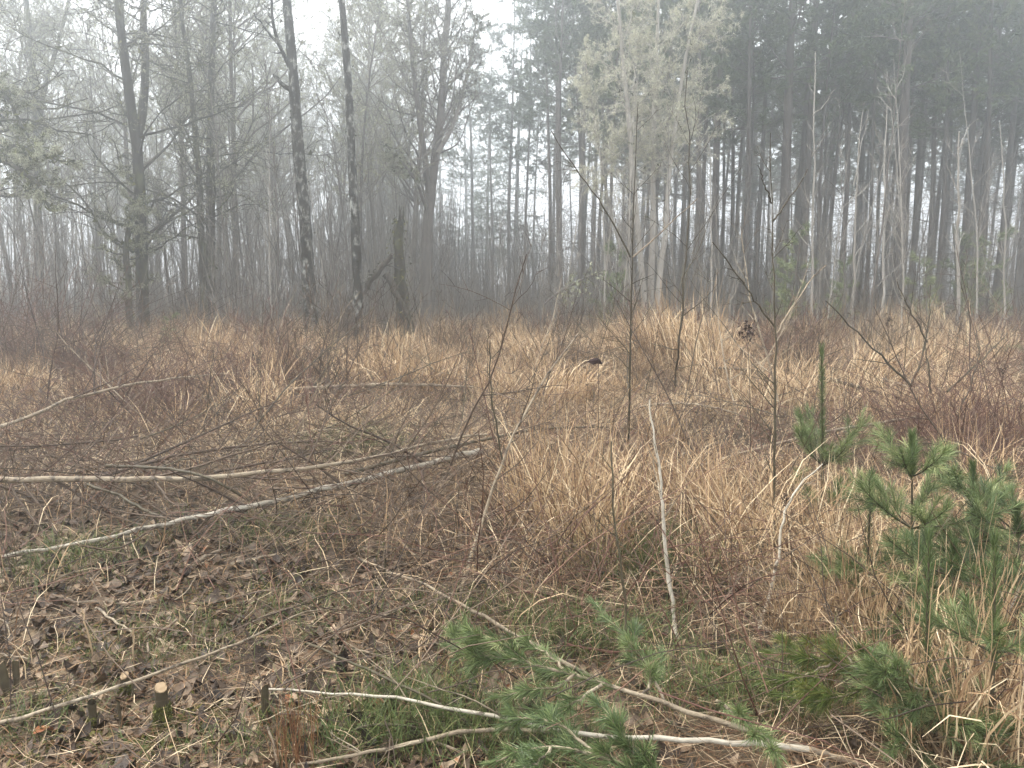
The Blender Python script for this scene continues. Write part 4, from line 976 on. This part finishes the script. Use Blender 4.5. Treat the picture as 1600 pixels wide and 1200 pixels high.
stick('dark_shoot', 'dark stem standing in front of the cut pine bough', 'stem', [G(984, 1085, 0), at(978, 990, 2.98), at(975, 923, 3.0), at(964, 850, 3.02), at(957, 760, 3.05), at(955, 690, 3.1)], .0075, .003, 'darkbark', 4)
stick('fallen_pole', 'long thin pole rising right behind the small pine', 'pole', [G(1000, 755, .05), G(1050, 741, .08), G(1094, 729, .12), G(1150, 712, .2), G(1210, 694, .28), G(1300, 673, .33), G(1412, 655, .35), G(1450, 648, .35)], .016, .013, 'pole', 5, 18, tmat='twig')
stick('fallen_pole', 'grey pole lying low left of the tall dark sapling', 'pole', [G(985, 742, .06), G(1030, 727, .1), G(1075, 708, .14), G(1130, 690, .15)], .017, .012, 'rotwood', 3)
stick('long_branch', 'arched branch bowing down right before the tall dark sapling', 'branch', [G(1000, 636, .3), G(1040, 630, .36), G(1090, 632, .36), G(1130, 640, .3), G(1169, 652, .2)], .013, .007, 'pole', 4, tmat='twig')
stick('fallen_pole', 'fallen dark pole running right toward the bare treetop', 'pole', [G(1101, 574, .3), G(1206, 580, .35), G(1281, 588, .38), G(1319, 600, .35), G(1375, 614, .32), G(1424, 627, .25)], .018, .02, 'darkbark', 8, 16, grav=.06)
stick('fallen_treetop', 'bare fallen treetop with dark upright branches at the right', 'treetop', [G(1500, 640, .2), G(1484, 631, .25), G(1450, 619, .3), G(1412, 602, .38), G(1375, 590, .38)], .024, .014, 'pole', 9, tmat='darkbark', grav=.04)
for lab, pts, r in (('dark branch of the fallen treetop reaching far up left', [(1424, 603, 7.0), (1396, 575, 6.95), (1355, 535, 6.9), (1320, 500, 6.85), (1290, 470, 6.8)], .012), ('dark crooked branch rising steeply from the fallen treetop', [(1424, 602, 7.0), (1440, 560, 7.1), (1450, 525, 7.15), (1453, 480, 7.2), (1454, 445, 7.25)], .011),
                    ('branch bending up left off the steep treetop branch', [(1449, 535, 7.12), (1432, 500, 7.1), (1415, 470, 7.08), (1402, 440, 7.05)], .009), ('straight upright branch at the middle of the fallen treetop', [(1454, 615, 7.0), (1452, 575, 7.05), (1444, 535, 7.1)], .009),
                    ('branch slanting up right from the end of the fallen treetop', [(1480, 612, 6.9), (1515, 580, 7.0), (1545, 552, 7.1), (1575, 520, 7.3)], .010), ('thin branch rising right of the fallen treetop', [(1500, 640, 6.7), (1520, 600, 6.8), (1530, 560, 6.9), (1527, 510, 7.0)], .008)):
    stick('treetop_branch', lab, 'branch', [at(*p) for p in pts], r, r * .4, 'darkbark', 5, 12, .006)
stick('brown_pole', 'thick peeled brown pole lying among the pine boughs', 'pole', [G(1545, 850, .08), G(1532, 844, .1), G(1495, 828, .14), G(1456, 805, .2), G(1408, 778, .28), G(1372, 757, .32)], .024, .016, 'rotwood', 4, 14, cut=True)
stick('brown_pole', 'thinner brown pole lying just under the thick peeled one', 'pole', [G(1530, 862, .05), G(1480, 834, .1), G(1420, 800, .18), G(1375, 772, .25)], .012, .009, 'rotwood', 3)
stick('crooked_stem', 'pale kinked stem rising among the pine boughs', 'stem', [G(1545, 930, 0), at(1540, 890, 3.75), at(1537, 860, 3.75), at(1533, 833, 3.76), at(1519, 802, 3.78), at(1503, 768, 3.8), at(1484, 739, 3.82), at(1453, 697, 3.85)], .008, .004, 'pole', 4, 18, .003, trange=(.3, .8))
stick('crooked_stem', 'white stem with a stub in the lower right corner', 'stem', [G(1585, 1068, 0), at(1568, 1016, 3.0), at(1562, 975, 3.0), at(1585, 946, 3.02), at(1600, 891, 3.04), at(1615, 830, 3.06)], .0085, .004, 'whitebark', 2, 16, .003)
stick('long_branch', 'thin pale branch dipping right over the brambles', 'branch', [G(1390, 700, .45), G(1450, 690, .5), G(1520, 715, .45), G(1580, 745, .35)], .006, .004, 'twig', 3)
# foreground branches
stick('birch_branch', 'cut white birch branch lying across the near foreground', 'branch', [G(1264, 1171, .06), G(1217, 1166, .07), G(1142, 1162, .08), G(1069, 1155, .09), G(1010, 1152, .1), G(900, 1148, .11), G(881, 1143, .11), G(775, 1120, .12), G(706, 1107, .12), G(625, 1091, .11), G(525, 1083, .1), G(419, 1077, .08)], .0105, .0035, 'whitebark', 4, 24, .003, tmat='pole', cut=True, trange=(.5, .95))
stick('forked_limb', 'lower fork of the white birch branch bending to the bottom edge', 'branch', [G(881, 1143, .11), G(822, 1138, .1), G(712, 1141, .1), G(666, 1158, .09), G(587, 1175, .07), G(462, 1195, .04)], .0085, .0045, 'pole', 4, 16, .003, trange=(.4, .95))
stick('long_branch', 'dark slender branch slanting down into the white birch branch', 'branch', [G(480, 1005, .05), G(534, 1028, .1), G(619, 1066, .13), G(681, 1097, .13), G(731, 1128, .08)], .006, .005, 'darkbark', 3)
stick('long_branch', 'short dark branch beneath the white birch branch', 'branch', [G(541, 1150, .04), G(569, 1133, .07), G(634, 1134, .07), G(728, 1150, .04)], .005, .004, 'darkbark', 2)
stick('brown_pole', 'brown stick running on from the cut birch end', 'pole', [G(1225, 1156, .02), G(1263, 1171, .03), G(1300, 1181, .02), G(1345, 1196, .01)], .011, .011, 'rotwood')
stick('long_branch', 'long brown branch curving across the bare left ground', 'branch', [G(-30, 1138, .06), G(0, 1130, .08), G(94, 1103, .12), G(172, 1075, .14), G(234, 1056, .14), G(287, 1034, .13), G(362, 1012, .12), G(412, 986, .12), G(469, 956, .1), G(520, 948, .06)], .0075, .004, 'pole', 5, 20, .003, tmat='twig')
stick('long_branch', 'pale kinked branch sloping down to the cut pine bough', 'branch', [G(560, 872, .05), G(600, 891, .08), G(650, 906, .1), G(712, 937, .12), G(775, 975, .13), G(837, 1009, .13), G(881, 1033, .12), G(940, 1066, .05)], .0052, .0095, 'pole', 5, 18, .004, tmat='darkbark')
stick('red_cane', 'reddish cane lying behind the cut pine bough, upper one', 'cane', [G(800, 915, .05), G(822, 925, .07), G(900, 950, .08), G(985, 968, .07), G(1061, 1001, .05)], .0065, .005, 'cane', 3)
stick('red_cane', 'reddish cane lying behind the cut pine bough, lower one', 'cane', [G(880, 1005, .06), G(935, 1018, .06), G(1010, 1020, .05)], .006, .005, 'cane')
stick('brown_pole', 'orange barked cut stick beside the yellowing bough', 'pole', [G(1088, 1033, .05), G(1140, 1041, .06), G(1200, 1046, .05), G(1290, 1055, .03)], .008, .006, 'brownneedle', 0, cut=True)
for lab, pts, r, m_ in (('bone pale straw stalk standing at the left of the litter', [(147, 1040, 0), (140, 1000, .1), (127, 950, .2)], .004, 'cutwood'), ('bone pale upright stalk right of the first one', [(208, 1052, 0), (207, 1015, .09), (209, 975, .18)], .004, 'cutwood'),
                        ('grey white stick sloping in the litter', [(150, 950, .06), (180, 968, .06), (208, 988, .04)], .006, 'pole'), ('short pale broken stick lifted at one end', [(246, 992, .03), (262, 980, .06), (277, 968, .1)], .007, 'pole'),
                        ('pale split stick under the broken one', [(232, 988, .04), (252, 1002, .03), (275, 1018, .02)], .006, 'pole'), ('long tan straw stalk lying left of the stump', [(60, 1062, .02), (95, 1047, .05), (140, 1032, .07)], .004, 'straw'),
                        ('brown weathered stick behind the litter', [(160, 938, .03), (190, 944, .03), (245, 941, .03)], .014, 'rotwood'), ('greenish stick at the back of the bare ground', [(360, 882, .03), (405, 870, .04), (440, 866, .04)], .009, 'pole'),
                        ('thick grey stick pointing down left at the back of the litter', [(300, 882, .05), (325, 868, .05), (345, 860, .05)], .011, 'rotwood'), ('dull brown stick lying right of the small sticks', [(395, 973, .04), (430, 955, .05), (470, 950, .03)], .009, 'rotwood'),
                        ('pale yellow split stick before the green tuft', [(505, 1048, .03), (540, 1052, .05), (580, 1048, .05)], .005, 'cutwood'), ('pale yellow stalk standing in the green tuft', [(614, 1135, 0), (622, 1115, .05), (632, 1092, .1)], .004, 'cutwood'),
                        ('thin pale stick at the very left edge of the litter', [(-5, 1020, .03), (20, 1024, .05), (45, 1030, .04)], .005, 'pole'), ('weathered grey branch lying at the left edge below the pole', [(80, 930, .03), (130, 945, .03), (170, 940, .02)], .010, 'rotwood'),
                        ('grey weathered stick at the bottom of the bough', [(945, 1180, .02), (985, 1192, .03), (1030, 1200, .02)], .008, 'rotwood'), ('green barked stick slanting below the bough stem', [(1040, 1125, .03), (1065, 1140, .03), (1095, 1165, .02)], .009, 'darkbark')):
    stick('loose_stick', lab, 'stick', [G(*p) for p in pts], r, r * .8, m_, 0, 9, .003)
# more short sticks of the littered ground, alike
sp = []
for _ in range(3):
    for mm in ('pole', 'rotwood', 'twig'):
        b = Buf(); P = grow([(0, 0, 0)], [(1, 0, .03)], U(.18, .45), 6, .07, 0); tubes(b, P, taper(np.array([U(.003, .007)]), 6, .6), 5, .5, True)
        o = b.build('short_stick', M[mm]); tag(o, 'short bare stick lying in the leaf litter', 'stick'); sp.append(Kind(o))
for x, y in spots(110, (-4, 1), (2.2, 6), .12, lambda x, y: abs(x) < HALF * y and bare_zone(np.array(x), np.array(y)) + .3 * brush_zone(np.array(x), np.array(y)) > .3):
    sp[rng.integers(0, 9)].put((x, y, float(gz(x, y)) + U(.01, .04)), U(0, 6.28), U(.6, 1.2), None, 'short sticks in the litter', (0, U(-.15, .1)))

# ------------------------------------------------------------------ pines of the foreground
def bough(name, label, paths, r, mat_n='pineneedle', n1=12, n2=3, per=1000, l1=(.18, .38), nl=.056, group=None, bare=0.0, grav=.02, wood='pole', tone=.5, cut=False, ang=(25, 50)):
    base = np.array(paths[0][0]).copy(); root = thing(name, label, 'pine bough' if 'bough' in name else 'young pine', base, group)
    for j, W in enumerate(paths):
        P = smooth_path(np.array(W), 12, .004)[None]; rr = r if j == 0 else r * .6; R = taper(np.array([rr]), 12, .35)
        b, nb = Buf(), Buf(); tubes(b, P, R, 6, .5, True)
        m = n1 if j == 0 else max(2, n1 // 3)
        t0 = bare if j == 0 else .15
        C, CR = kids(P, R, m, t0 + .05, .97, *ang, *l1, .5, 6, .05, grav, rmin=.0025); tubes(b, C, CR, 4, .4)
        C2, CR2 = kids(C, CR, n2, .25, .95, 25, 45, .3, .55, .7, 4, .05, grav, rmin=.002); tubes(b, C2, CR2, 3, .4)
        child(b.build('stem', M[wood], root, base), root)
        needles(nb, P, per, nl, .0017, 20, 50, t0, 1.02, tone, .3); needles(nb, C, per, nl, .0017, 20, 50, .12, 1.03, U(tone - .15, tone + .2, len(C)), .25); needles(nb, C2, per, nl, .0017, 20, 50, 0, 1.04, U(tone - .3, tone + .35, len(C2)), .25)
        child(nb.build('needles', M[mat_n], root, base), root)
    return root
bough('pine_bough', 'cut pine bough with long needles lying in the near foreground', [
    [G(1168, 1142, 0.12), G(1072, 1110, 0.16), G(1025, 1098, 0.18), G(967, 1075, 0.21), G(879, 1045, 0.25), G(810, 1035, 0.26), G(755, 1028, 0.25), G(705, 1010, 0.23)],
    [G(900, 1052, 0.24), G(870, 1075, 0.22), G(830, 1082, 0.21), G(775, 1088, 0.19)], [G(1040, 1100, 0.17), G(1010, 1040, 0.27), G(970, 985, 0.34), G(925, 940, 0.37)],
    [G(940, 1070, 0.23), G(900, 1100, 0.19), G(860, 1110, 0.17), G(800, 1105, 0.16)], [G(880, 1046, 0.25), G(850, 1015, 0.27), G(815, 1005, 0.27)], [G(1000, 1090, 0.19), G(1030, 1050, 0.25), G(1035, 1015, 0.27)]], .010, n1=12, bare=.4, wood='pole', tone=.5, l1=(.11, .23))
bough('pine_bough', 'lower green pine bough at the bottom edge beneath the birch branch', [
    [G(1120, 1240, 0.12), G(1000, 1200, 0.19), G(900, 1170, 0.22), G(820, 1165, 0.20), G(775, 1190, 0.17)], [G(930, 1180, 0.21), G(880, 1130, 0.27), G(820, 1120, 0.23), G(785, 1135, 0.17)], [G(1000, 1200, 0.19), G(970, 1130, 0.29), G(930, 1095, 0.31)], [G(860, 1168, 0.22), G(840, 1195, 0.21), G(800, 1215, 0.17)]], .009, n1=13, bare=.15, tone=.42, l1=(.12, .25))
bough('pine_bough', 'green bough tip pointing down over the cut birch end', [[G(1120, 1095, 0.19), G(1160, 1120, 0.22), G(1190, 1150, 0.23), G(1215, 1190, 0.19)]], .006, n1=5, tone=.55, l1=(.15, .3))
bough('pine_bough', 'yellowing low pine bough right of the cut one', [
    [G(1440, 1085, 0.12), G(1380, 1060, 0.19), G(1320, 1040, 0.24), G(1260, 1025, 0.25), G(1205, 1020, 0.23)], [G(1340, 1045, 0.23), G(1300, 1000, 0.27), G(1250, 1005, 0.27)], [G(1380, 1060, 0.19), G(1330, 1085, 0.19), G(1270, 1095, 0.17), G(1215, 1085, 0.15)], [G(1300, 1035, 0.24), G(1250, 1060, 0.21), G(1190, 1065, 0.17)]], .008, 'yellowneedle', 10, bare=.1, tone=.5, l1=(.15, .3))
bough('pine_bough', 'green low bough under the first pine leader', [
    [G(1500, 1100, 0.12), G(1450, 1080, 0.21), G(1400, 1060, 0.27), G(1340, 1055, 0.27)], [G(1470, 1085, 0.19), G(1430, 1110, 0.19), G(1370, 1110, 0.17)], [G(1440, 1075, 0.22), G(1400, 1030, 0.29), G(1365, 1015, 0.29)]], .008, n1=9, tone=.5, l1=(.2, .38))

def pine_sapling(label, px, py_base, py_top, d=None, whorls=(), leader=.45, r=.009, lean=0, tone=.5, per=800, mat_n='pineneedle'):
    B = gp(px, py_base) if d is None else on_ground(px, d); dd = B[1]
    T_ = at(px + lean, py_top, dd)
    root = thing('pine_sapling', label, 'young pine', B, 'young pines of the right foreground')
    P = smooth_path([B, B * .5 + T_ * .5 + rng.normal(0, .006, 3), T_], 12)[None]; R = taper(np.array([r]), 12, .35)
    b, nb = Buf(), Buf(); tubes(b, P, R, 7, .5)
    child(b.build('trunk', M['darkbark'], root, B), root)
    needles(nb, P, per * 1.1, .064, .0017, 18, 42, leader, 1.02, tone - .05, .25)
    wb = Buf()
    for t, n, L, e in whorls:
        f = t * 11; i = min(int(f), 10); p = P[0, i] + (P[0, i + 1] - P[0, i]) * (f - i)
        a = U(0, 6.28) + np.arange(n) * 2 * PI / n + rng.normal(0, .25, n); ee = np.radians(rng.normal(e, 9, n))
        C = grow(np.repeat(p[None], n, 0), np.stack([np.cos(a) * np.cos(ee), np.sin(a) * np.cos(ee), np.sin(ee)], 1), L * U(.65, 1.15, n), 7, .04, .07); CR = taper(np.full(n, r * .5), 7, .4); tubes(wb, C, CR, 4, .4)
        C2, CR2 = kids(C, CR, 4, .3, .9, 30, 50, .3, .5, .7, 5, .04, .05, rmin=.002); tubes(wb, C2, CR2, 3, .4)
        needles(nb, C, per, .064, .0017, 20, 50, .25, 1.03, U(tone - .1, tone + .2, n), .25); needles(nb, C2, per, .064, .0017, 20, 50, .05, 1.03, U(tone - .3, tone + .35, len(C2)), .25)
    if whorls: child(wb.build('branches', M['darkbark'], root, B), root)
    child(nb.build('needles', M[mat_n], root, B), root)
    return root
pine_sapling('young pine with one tall leader and a single whorl, standing by itself', 1284, 860, 552, whorls=((.44, 6, .36, 42), (.22, 5, .26, 30)), leader=.42, r=.012)
pine_sapling('thin young pine with sparse needles left of the boughs', 1354, 960, 745, whorls=((.3, 4, .2, 30),), leader=.35, lean=8, tone=.4, per=500)
pine_sapling('upright pine leader in the lower right, left of two', 1452, 1160, 845, whorls=((.12, 5, .3, 20), (.02, 4, .32, 15)), leader=.26)
pine_sapling('upright pine leader in the lower right, right of two', 1545, 1180, 850, whorls=((.5, 5, .24, 25), (.05, 4, .3, 15)), leader=.40, lean=9)
pine_sapling('bushy young pine with drooping boughs behind the leaders', 1425, 985, 690, whorls=((.82, 5, .26, 30), (.55, 6, .38, 18), (.3, 6, .42, 10), (.1, 5, .4, 8)), leader=.8, tone=.5)
pine_sapling('bushy young pine beside the pale kinked stem', 1520, 965, 735, whorls=((.8, 5, .24, 35), (.5, 6, .36, 22), (.2, 6, .42, 10)), leader=.75, tone=.5)
pine_sapling('broad low young pine at the right edge of the picture', 1590, 1010, 800, whorls=((.85, 5, .26, 25), (.55, 6, .4, 15), (.2, 6, .46, 8)), leader=.8, tone=.5)
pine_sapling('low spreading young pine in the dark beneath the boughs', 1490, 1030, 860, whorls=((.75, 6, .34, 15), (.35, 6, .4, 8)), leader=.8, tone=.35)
bough('pine_bough', 'far green pine bough sticking in from the right edge of the clearing', [[G(1640, 552, .5), G(1590, 545, .5), G(1550, 541, .5), G(1515, 540, .5)]], .012, n1=6, per=500, nl=.07, l1=(.1, .25), tone=.35)

# ------------------------------------------------------------------ stumps
def stump(label, px, py, top, r, moss=.5, flare=1.7, mossn=500, lean=(0, 0), cut=True):
    B = gp(px, py); Hh = (py - top) / 1200.0 * B[1] / math.cos(.4)
    root = thing('cut_stump', label, 'stump', B, 'cut stumps of thin saplings'); K = 9
    t = np.linspace(0, 1, K); P = np.stack([lean[0] * t, lean[1] * t, -.02 + (Hh + .02) * t], 1)[None]
    R = (r * (1 + (flare - 1) * np.exp(-t * 6)))[None] * (1 + rng.normal(0, .04, (1, K)))
    sl = rng.normal(0, .45, 2)
    def slant(q, lim): q[..., 2] += np.where(q[..., 2] > lim, (q[..., 0] - P[0, -1, 0]) * sl[0] + (q[..., 1] - P[0, -1, 1]) * sl[1] + rng.normal(0, .0012, q.shape[:-1]), 0)
    b = Buf(); tubes(b, P, R, 11, .5); slant(b.v[0], Hh - .004); child(b.build('bark', M['darkbark'], root), root)
    if cut:
        c = Buf(); tp = P[0, -1]; tubes(c, np.array([tp - [0, 0, .003], tp + [0, 0, .002]])[None], np.array([[r * .99, r * .97]]), 11, .55, True)
        for q in range(6):
            a = U(0, 6.28); p = tp + np.array([math.cos(a), math.sin(a), 0]) * r * .8; tubes(c, np.array([p, p + [0, 0, U(.004, .014)]])[None], np.array([[.0025, .0004]]), 4, .8)
        [slant(q, -1) for q in c.v]; child(c.build('cut_face', M['cutwood'], root), root)
    if mossn:
        m_ = Buf(); zz = moss * Hh * U(0, 1, mossn) ** 1.3; a = U(0, 6.28, mossn); rad = r * (1 + (flare - 1) * np.exp(-zz / Hh * 6)) + .003
        flakes(m_, np.stack([np.cos(a) * rad + lean[0] * zz / Hh, np.sin(a) * rad + lean[1] * zz / Hh, zz], 1), .006, .55, .4, 0)
        child(m_.build('moss', M['moss'], root), root)
stump('biggest cut stump, its foot covered in bright green moss', 256, 1143, 1070, .021, .62, 2.1, 2200)
stump('short mossy stump behind the biggest one', 197, 1090, 1054, .016, .6, 1.5, 700)
stump('dark topped stump with moss, left of the biggest one', 147, 1142, 1094, .014, .5, 1.6, 900, cut=False)
stump('slim stump standing alone right of the biggest one', 414, 1128, 1072, .013, .4, 1.2, 300, (.005, 0))
stump('dark leaning stump at the left edge, fresh orange cut', 14, 1085, 1036, .018, .2, 1.4, 100, (-.025, 0))
stump('thin cut stump touching the dark one at the left edge', 27, 1078, 1034, .012, .2, 1.2, 60, (-.004, .01))
stump('pencil thin dark stub before the short mossy stump', 192, 1148, 1092, .005, .1, 1.1, 0, (-.008, 0), False)
stump('pencil thin dark stub between the two mossy stumps', 209, 1095, 1058, .0045, .1, 1.1, 0, (0, 0), False)
stump('thin dark stub at the back of the bare ground', 600, 925, 868, .006, .2, 1.2, 0, (.012, 0), False)

# wispy rusty weed and seed heads
def weed(label, px, py, top, n=30, mat_='cane', spread=.07):
    B = gp(px, py); Hh = (py - top) / 1200 * B[1] * 1.08
    b = Buf(); a = U(0, 6.28, n); Bz = np.stack([rng.normal(0, spread * .45, n), rng.normal(0, spread * .45, n), 0 * a], 1)
    P = grow(Bz, np.stack([.1 * np.cos(a), .1 * np.sin(a), 1 + 0 * a], 1), Hh * U(.6, 1.05, n), 7, .07, 0); R = taper(np.full(n, .0016), 7, .5); tubes(b, P, R, 3, U(.3, .9, n))
    C, CR = kids(P, R, 2, .4, 1, 15, 40, .15, .3, .8, 4, .1, 0, rmin=.0009); tubes(b, C, CR, 3, U(.3, .9, len(C)))
    o = b.build('wispy_weed', M[mat_], None, (0, 0, 0), loc=B); tag(o, label, 'weed')
weed('wispy rusty weed standing in the near bottom of the picture', 462, 1205, 1075, 44, 'brownneedle')
weed('thin reddish weed stalks near the middle of the bare ground', 560, 990, 870, 12, 'cane', .12)
weed('straggly dark weed at the left edge over the pale pole', 30, 930, 640, 8, 'darkbark', .1)
weed('thin rusty weed stalks in front of the right boughs', 1260, 1120, 960, 14, 'brownneedle', .1)
def seed_head(label, px, py, d, size, hang=0):
    p = at(px, py, d); g_ = np.array([p[0] + .05, p[1], float(gz(p[0], p[1]))])
    root = thing('seed_head', label, 'seed head', g_, 'dark dried seed heads')
    b = Buf(); tubes(b, smooth_path([g_, g_ * .5 + p * .5 + [.03, 0, 0], p], 8)[None], taper(np.array([.003]), 8, .6), 4, .4); child(b.build('stalk', M['twig'], root, g_), root)
    c = Buf(); n = 70; q = p + rng.normal(size=(n, 3)) * size * np.array([.22, .22, .36]); 
    flakes(c, q, size * .12, .4, .4, .2); flakes(c, q + rng.normal(size=q.shape) * size * .08, size * .11, .4, .4, 0)
    child(c.build('cluster', M['seed'], root, g_), root)
seed_head('big dark seed cluster left of the tall dark sapling', 1168, 520, 5.0, .10)
seed_head('dark dried cluster low in the brush left of the leaning sapling', 648, 786, 5.0, .09)
seed_head('dark curled cluster near the right edge below the far bough', 1566, 577, 6.0, .07)
seed_head('dark dried cluster in the straw right of the leaning sapling', 905, 832, 4.6, .06)
seed_head('dark cluster at the foot of the leaning pale sapling', 720, 918, 4.0, .06)
seed_head('dark cluster in the reddish canes behind the cut bough', 812, 918, 3.9, .05)
seed_head('dark dried cluster before the far grass at the left', 402, 560, 9.0, .12)
seed_head('tiny dark cluster high right near the wood', 1388, 500, 8.0, .08)
seed_head('small dark tuft on the thinner white stem', 1226, 782, 3.7, .05)

# ------------------------------------------------------------------ leaves
def leaf_geo(L, Wd, curl, fold, wav, seed):
    r = np.random.default_rng(seed)
    nu, nv = 7, 5
    u = np.linspace(0, 1, nu)[:, None]; v = np.linspace(-1, 1, nv)[None]
    half = Wd * .5 * np.interp(u, [0, .12, .35, .6, .85, 1], [.08, .6, 1, .85, .42, .03])
    half = half * (1 + .10 * np.sin(np.arange(nu)[:, None] * 2.6 + seed))
    X = L * (u - .5) + 0 * v; Yy = half * v
    Z = curl * L * ((u - .5) ** 2 * 1.6) + fold * np.abs(v) ** 1.5 * half + wav * L * np.sin(u * 9 + v * 2 + seed) * np.abs(v) + r.normal(0, .012 * L, (nu, nv))
    Vv = np.stack([X, Yy * np.cos(fold * .6), Z], -1)
    i = np.arange(nu * nv).reshape(nu, nv)
    return Vv.reshape(-1, 3), np.stack([i[:-1, :-1], i[1:, :-1], i[1:, 1:], i[:-1, 1:]], -1).reshape(-1, 4)
variants = []
for s in range(10):
    Vv, Qq = leaf_geo(U(.085, .12), U(.055, .085), U(-1.0, 1.7), U(-.6, 1.0), U(.02, .10), s)
    variants.append((Vv, Qq))
kinds = []
for s, (Vv, Qq) in enumerate(variants):
    b = Buf(); b.add(Vv, Qq, None, .2 + .055 * s)
    Pm = np.array([[-.05 * 1.5, 0, 0], [-.05, 0, .004], [0, 0, .004]]) * (np.abs(Vv[:, 0]).max() / .05)
    tubes(b, Pm[None], np.array([[.0011, .0012, .0008]]), 3, .5)
    o = b.build('fallen_leaf', M['leaf']); tag(o, 'dead brown leaf lying curled in the damp litter', 'leaf'); kinds.append(Kind(o))
sp_ = spots(300, (-3.3, 1.3), (2.15, 4.6), .055, lambda x, y: abs(x) < .70 * y and U(0, 1) < float(bare_zone(np.array(x), np.array(y))) + .10)
for x, y in sp_:
    kinds[rng.integers(0, 10)].put((x, y, float(gz(x, y)) + U(.012, .035)), U(0, 6.28), U(.35, 1.0) * (1.1 if y < 2.9 else 1), None, 'fallen leaves on the bare ground', (U(-.4, .4), U(-.4, .4)))
b = Buf()
x, y = sample(32000, 2.0, 8, 1.3); k = U(0, 1, len(x)) < .18 + .8 * bare_zone(x, y) + .25 * brush_zone(x, y); x, y = x[k], y[k]
for i in range(10):
    xs, ys = x[i::10], y[i::10]; n = len(xs); Vv, Qq = variants[i]
    Vr = Vv.reshape(7, 5, 3)[::2, ::2].reshape(-1, 3); j = np.arange(12).reshape(4, 3); Q0 = np.stack([j[:-1, :-1], j[1:, :-1], j[1:, 1:], j[:-1, 1:]], -1).reshape(-1, 4)
    a, t1, t2, sc = U(0, 6.28, n), rng.normal(0, .3, n), rng.normal(0, .3, n), U(.15, .9, n) ** 1.3
    ca, sa = np.cos(a), np.sin(a)
    V0 = Vr[None] * sc[:, None, None]
    z = V0[..., 2] + V0[..., 0] * t1[:, None] + V0[..., 1] * t2[:, None]
    Vw = np.stack([V0[..., 0] * ca[:, None] - V0[..., 1] * sa[:, None] + xs[:, None], V0[..., 0] * sa[:, None] + V0[..., 1] * ca[:, None] + ys[:, None], z + gz(xs, ys)[:, None] + U(.004, .02, n)[:, None]], -1)
    b.add(Vw, (Q0[None] + (np.arange(n) * 12)[:, None, None]).reshape(-1, 4), None, np.repeat(np.clip(rng.normal(.5, .28, n), 0, 1), 12))
o = b.build('leaf_litter', M['leaf']); tag(o, 'layer of smaller dead leaves rotting over the ground', 'leaf litter', kind='stuff')
# the single curled leaf held up on a stalk
p = at(935, 560, 4.6); rx = .75; g_ = np.array([p[0] - .02, p[1], float(gz(p[0], p[1]))])
root = thing('curled_leaf', 'single dark curled leaf held up on a thin stalk', 'leaf', g_)
b = Buf(); tubes(b, smooth_path([g_, g_ * .5 + p * .5 + [.02, 0, 0], p + [0, 0, .01]], 10)[None], taper(np.array([.0028]), 10, .5), 4, .4); child(b.build('stalk', M['twig'], root, g_), root)
b = Buf(); Vv, Qq = leaf_geo(.105, .055, -1.3, -1.1, .05, 3); c_, s_ = math.cos(.35), math.sin(.35)
Vv = np.stack([Vv[:, 0] * c_ + Vv[:, 2] * s_, Vv[:, 1], -Vv[:, 0] * s_ + Vv[:, 2] * c_], 1); Vv = np.stack([Vv[:, 0], Vv[:, 1] * math.cos(rx) - Vv[:, 2] * math.sin(rx), Vv[:, 1] * math.sin(rx) + Vv[:, 2] * math.cos(rx)], 1) + p; b.add(Vv, Qq, None, .5); child(b.build('blade', M['seed'], root, g_), root)
# bleached wood chunk behind the tall sapling
p = gp(1240, 742, .03); b = Buf(); tubes(b, np.array([p + [-.07, -.02, -.02], p + [-.03, 0, .02], p + [.03, .02, .03], p + [.08, .03, .0]])[None], np.array([[.012, .032, .03, .01]]), 7, .8, True)
o = b.build('bleached_wood', M['whitebark'], None, p); tag(o, 'bleached pale chunk of wood in the straw left of the single pine', 'wood')
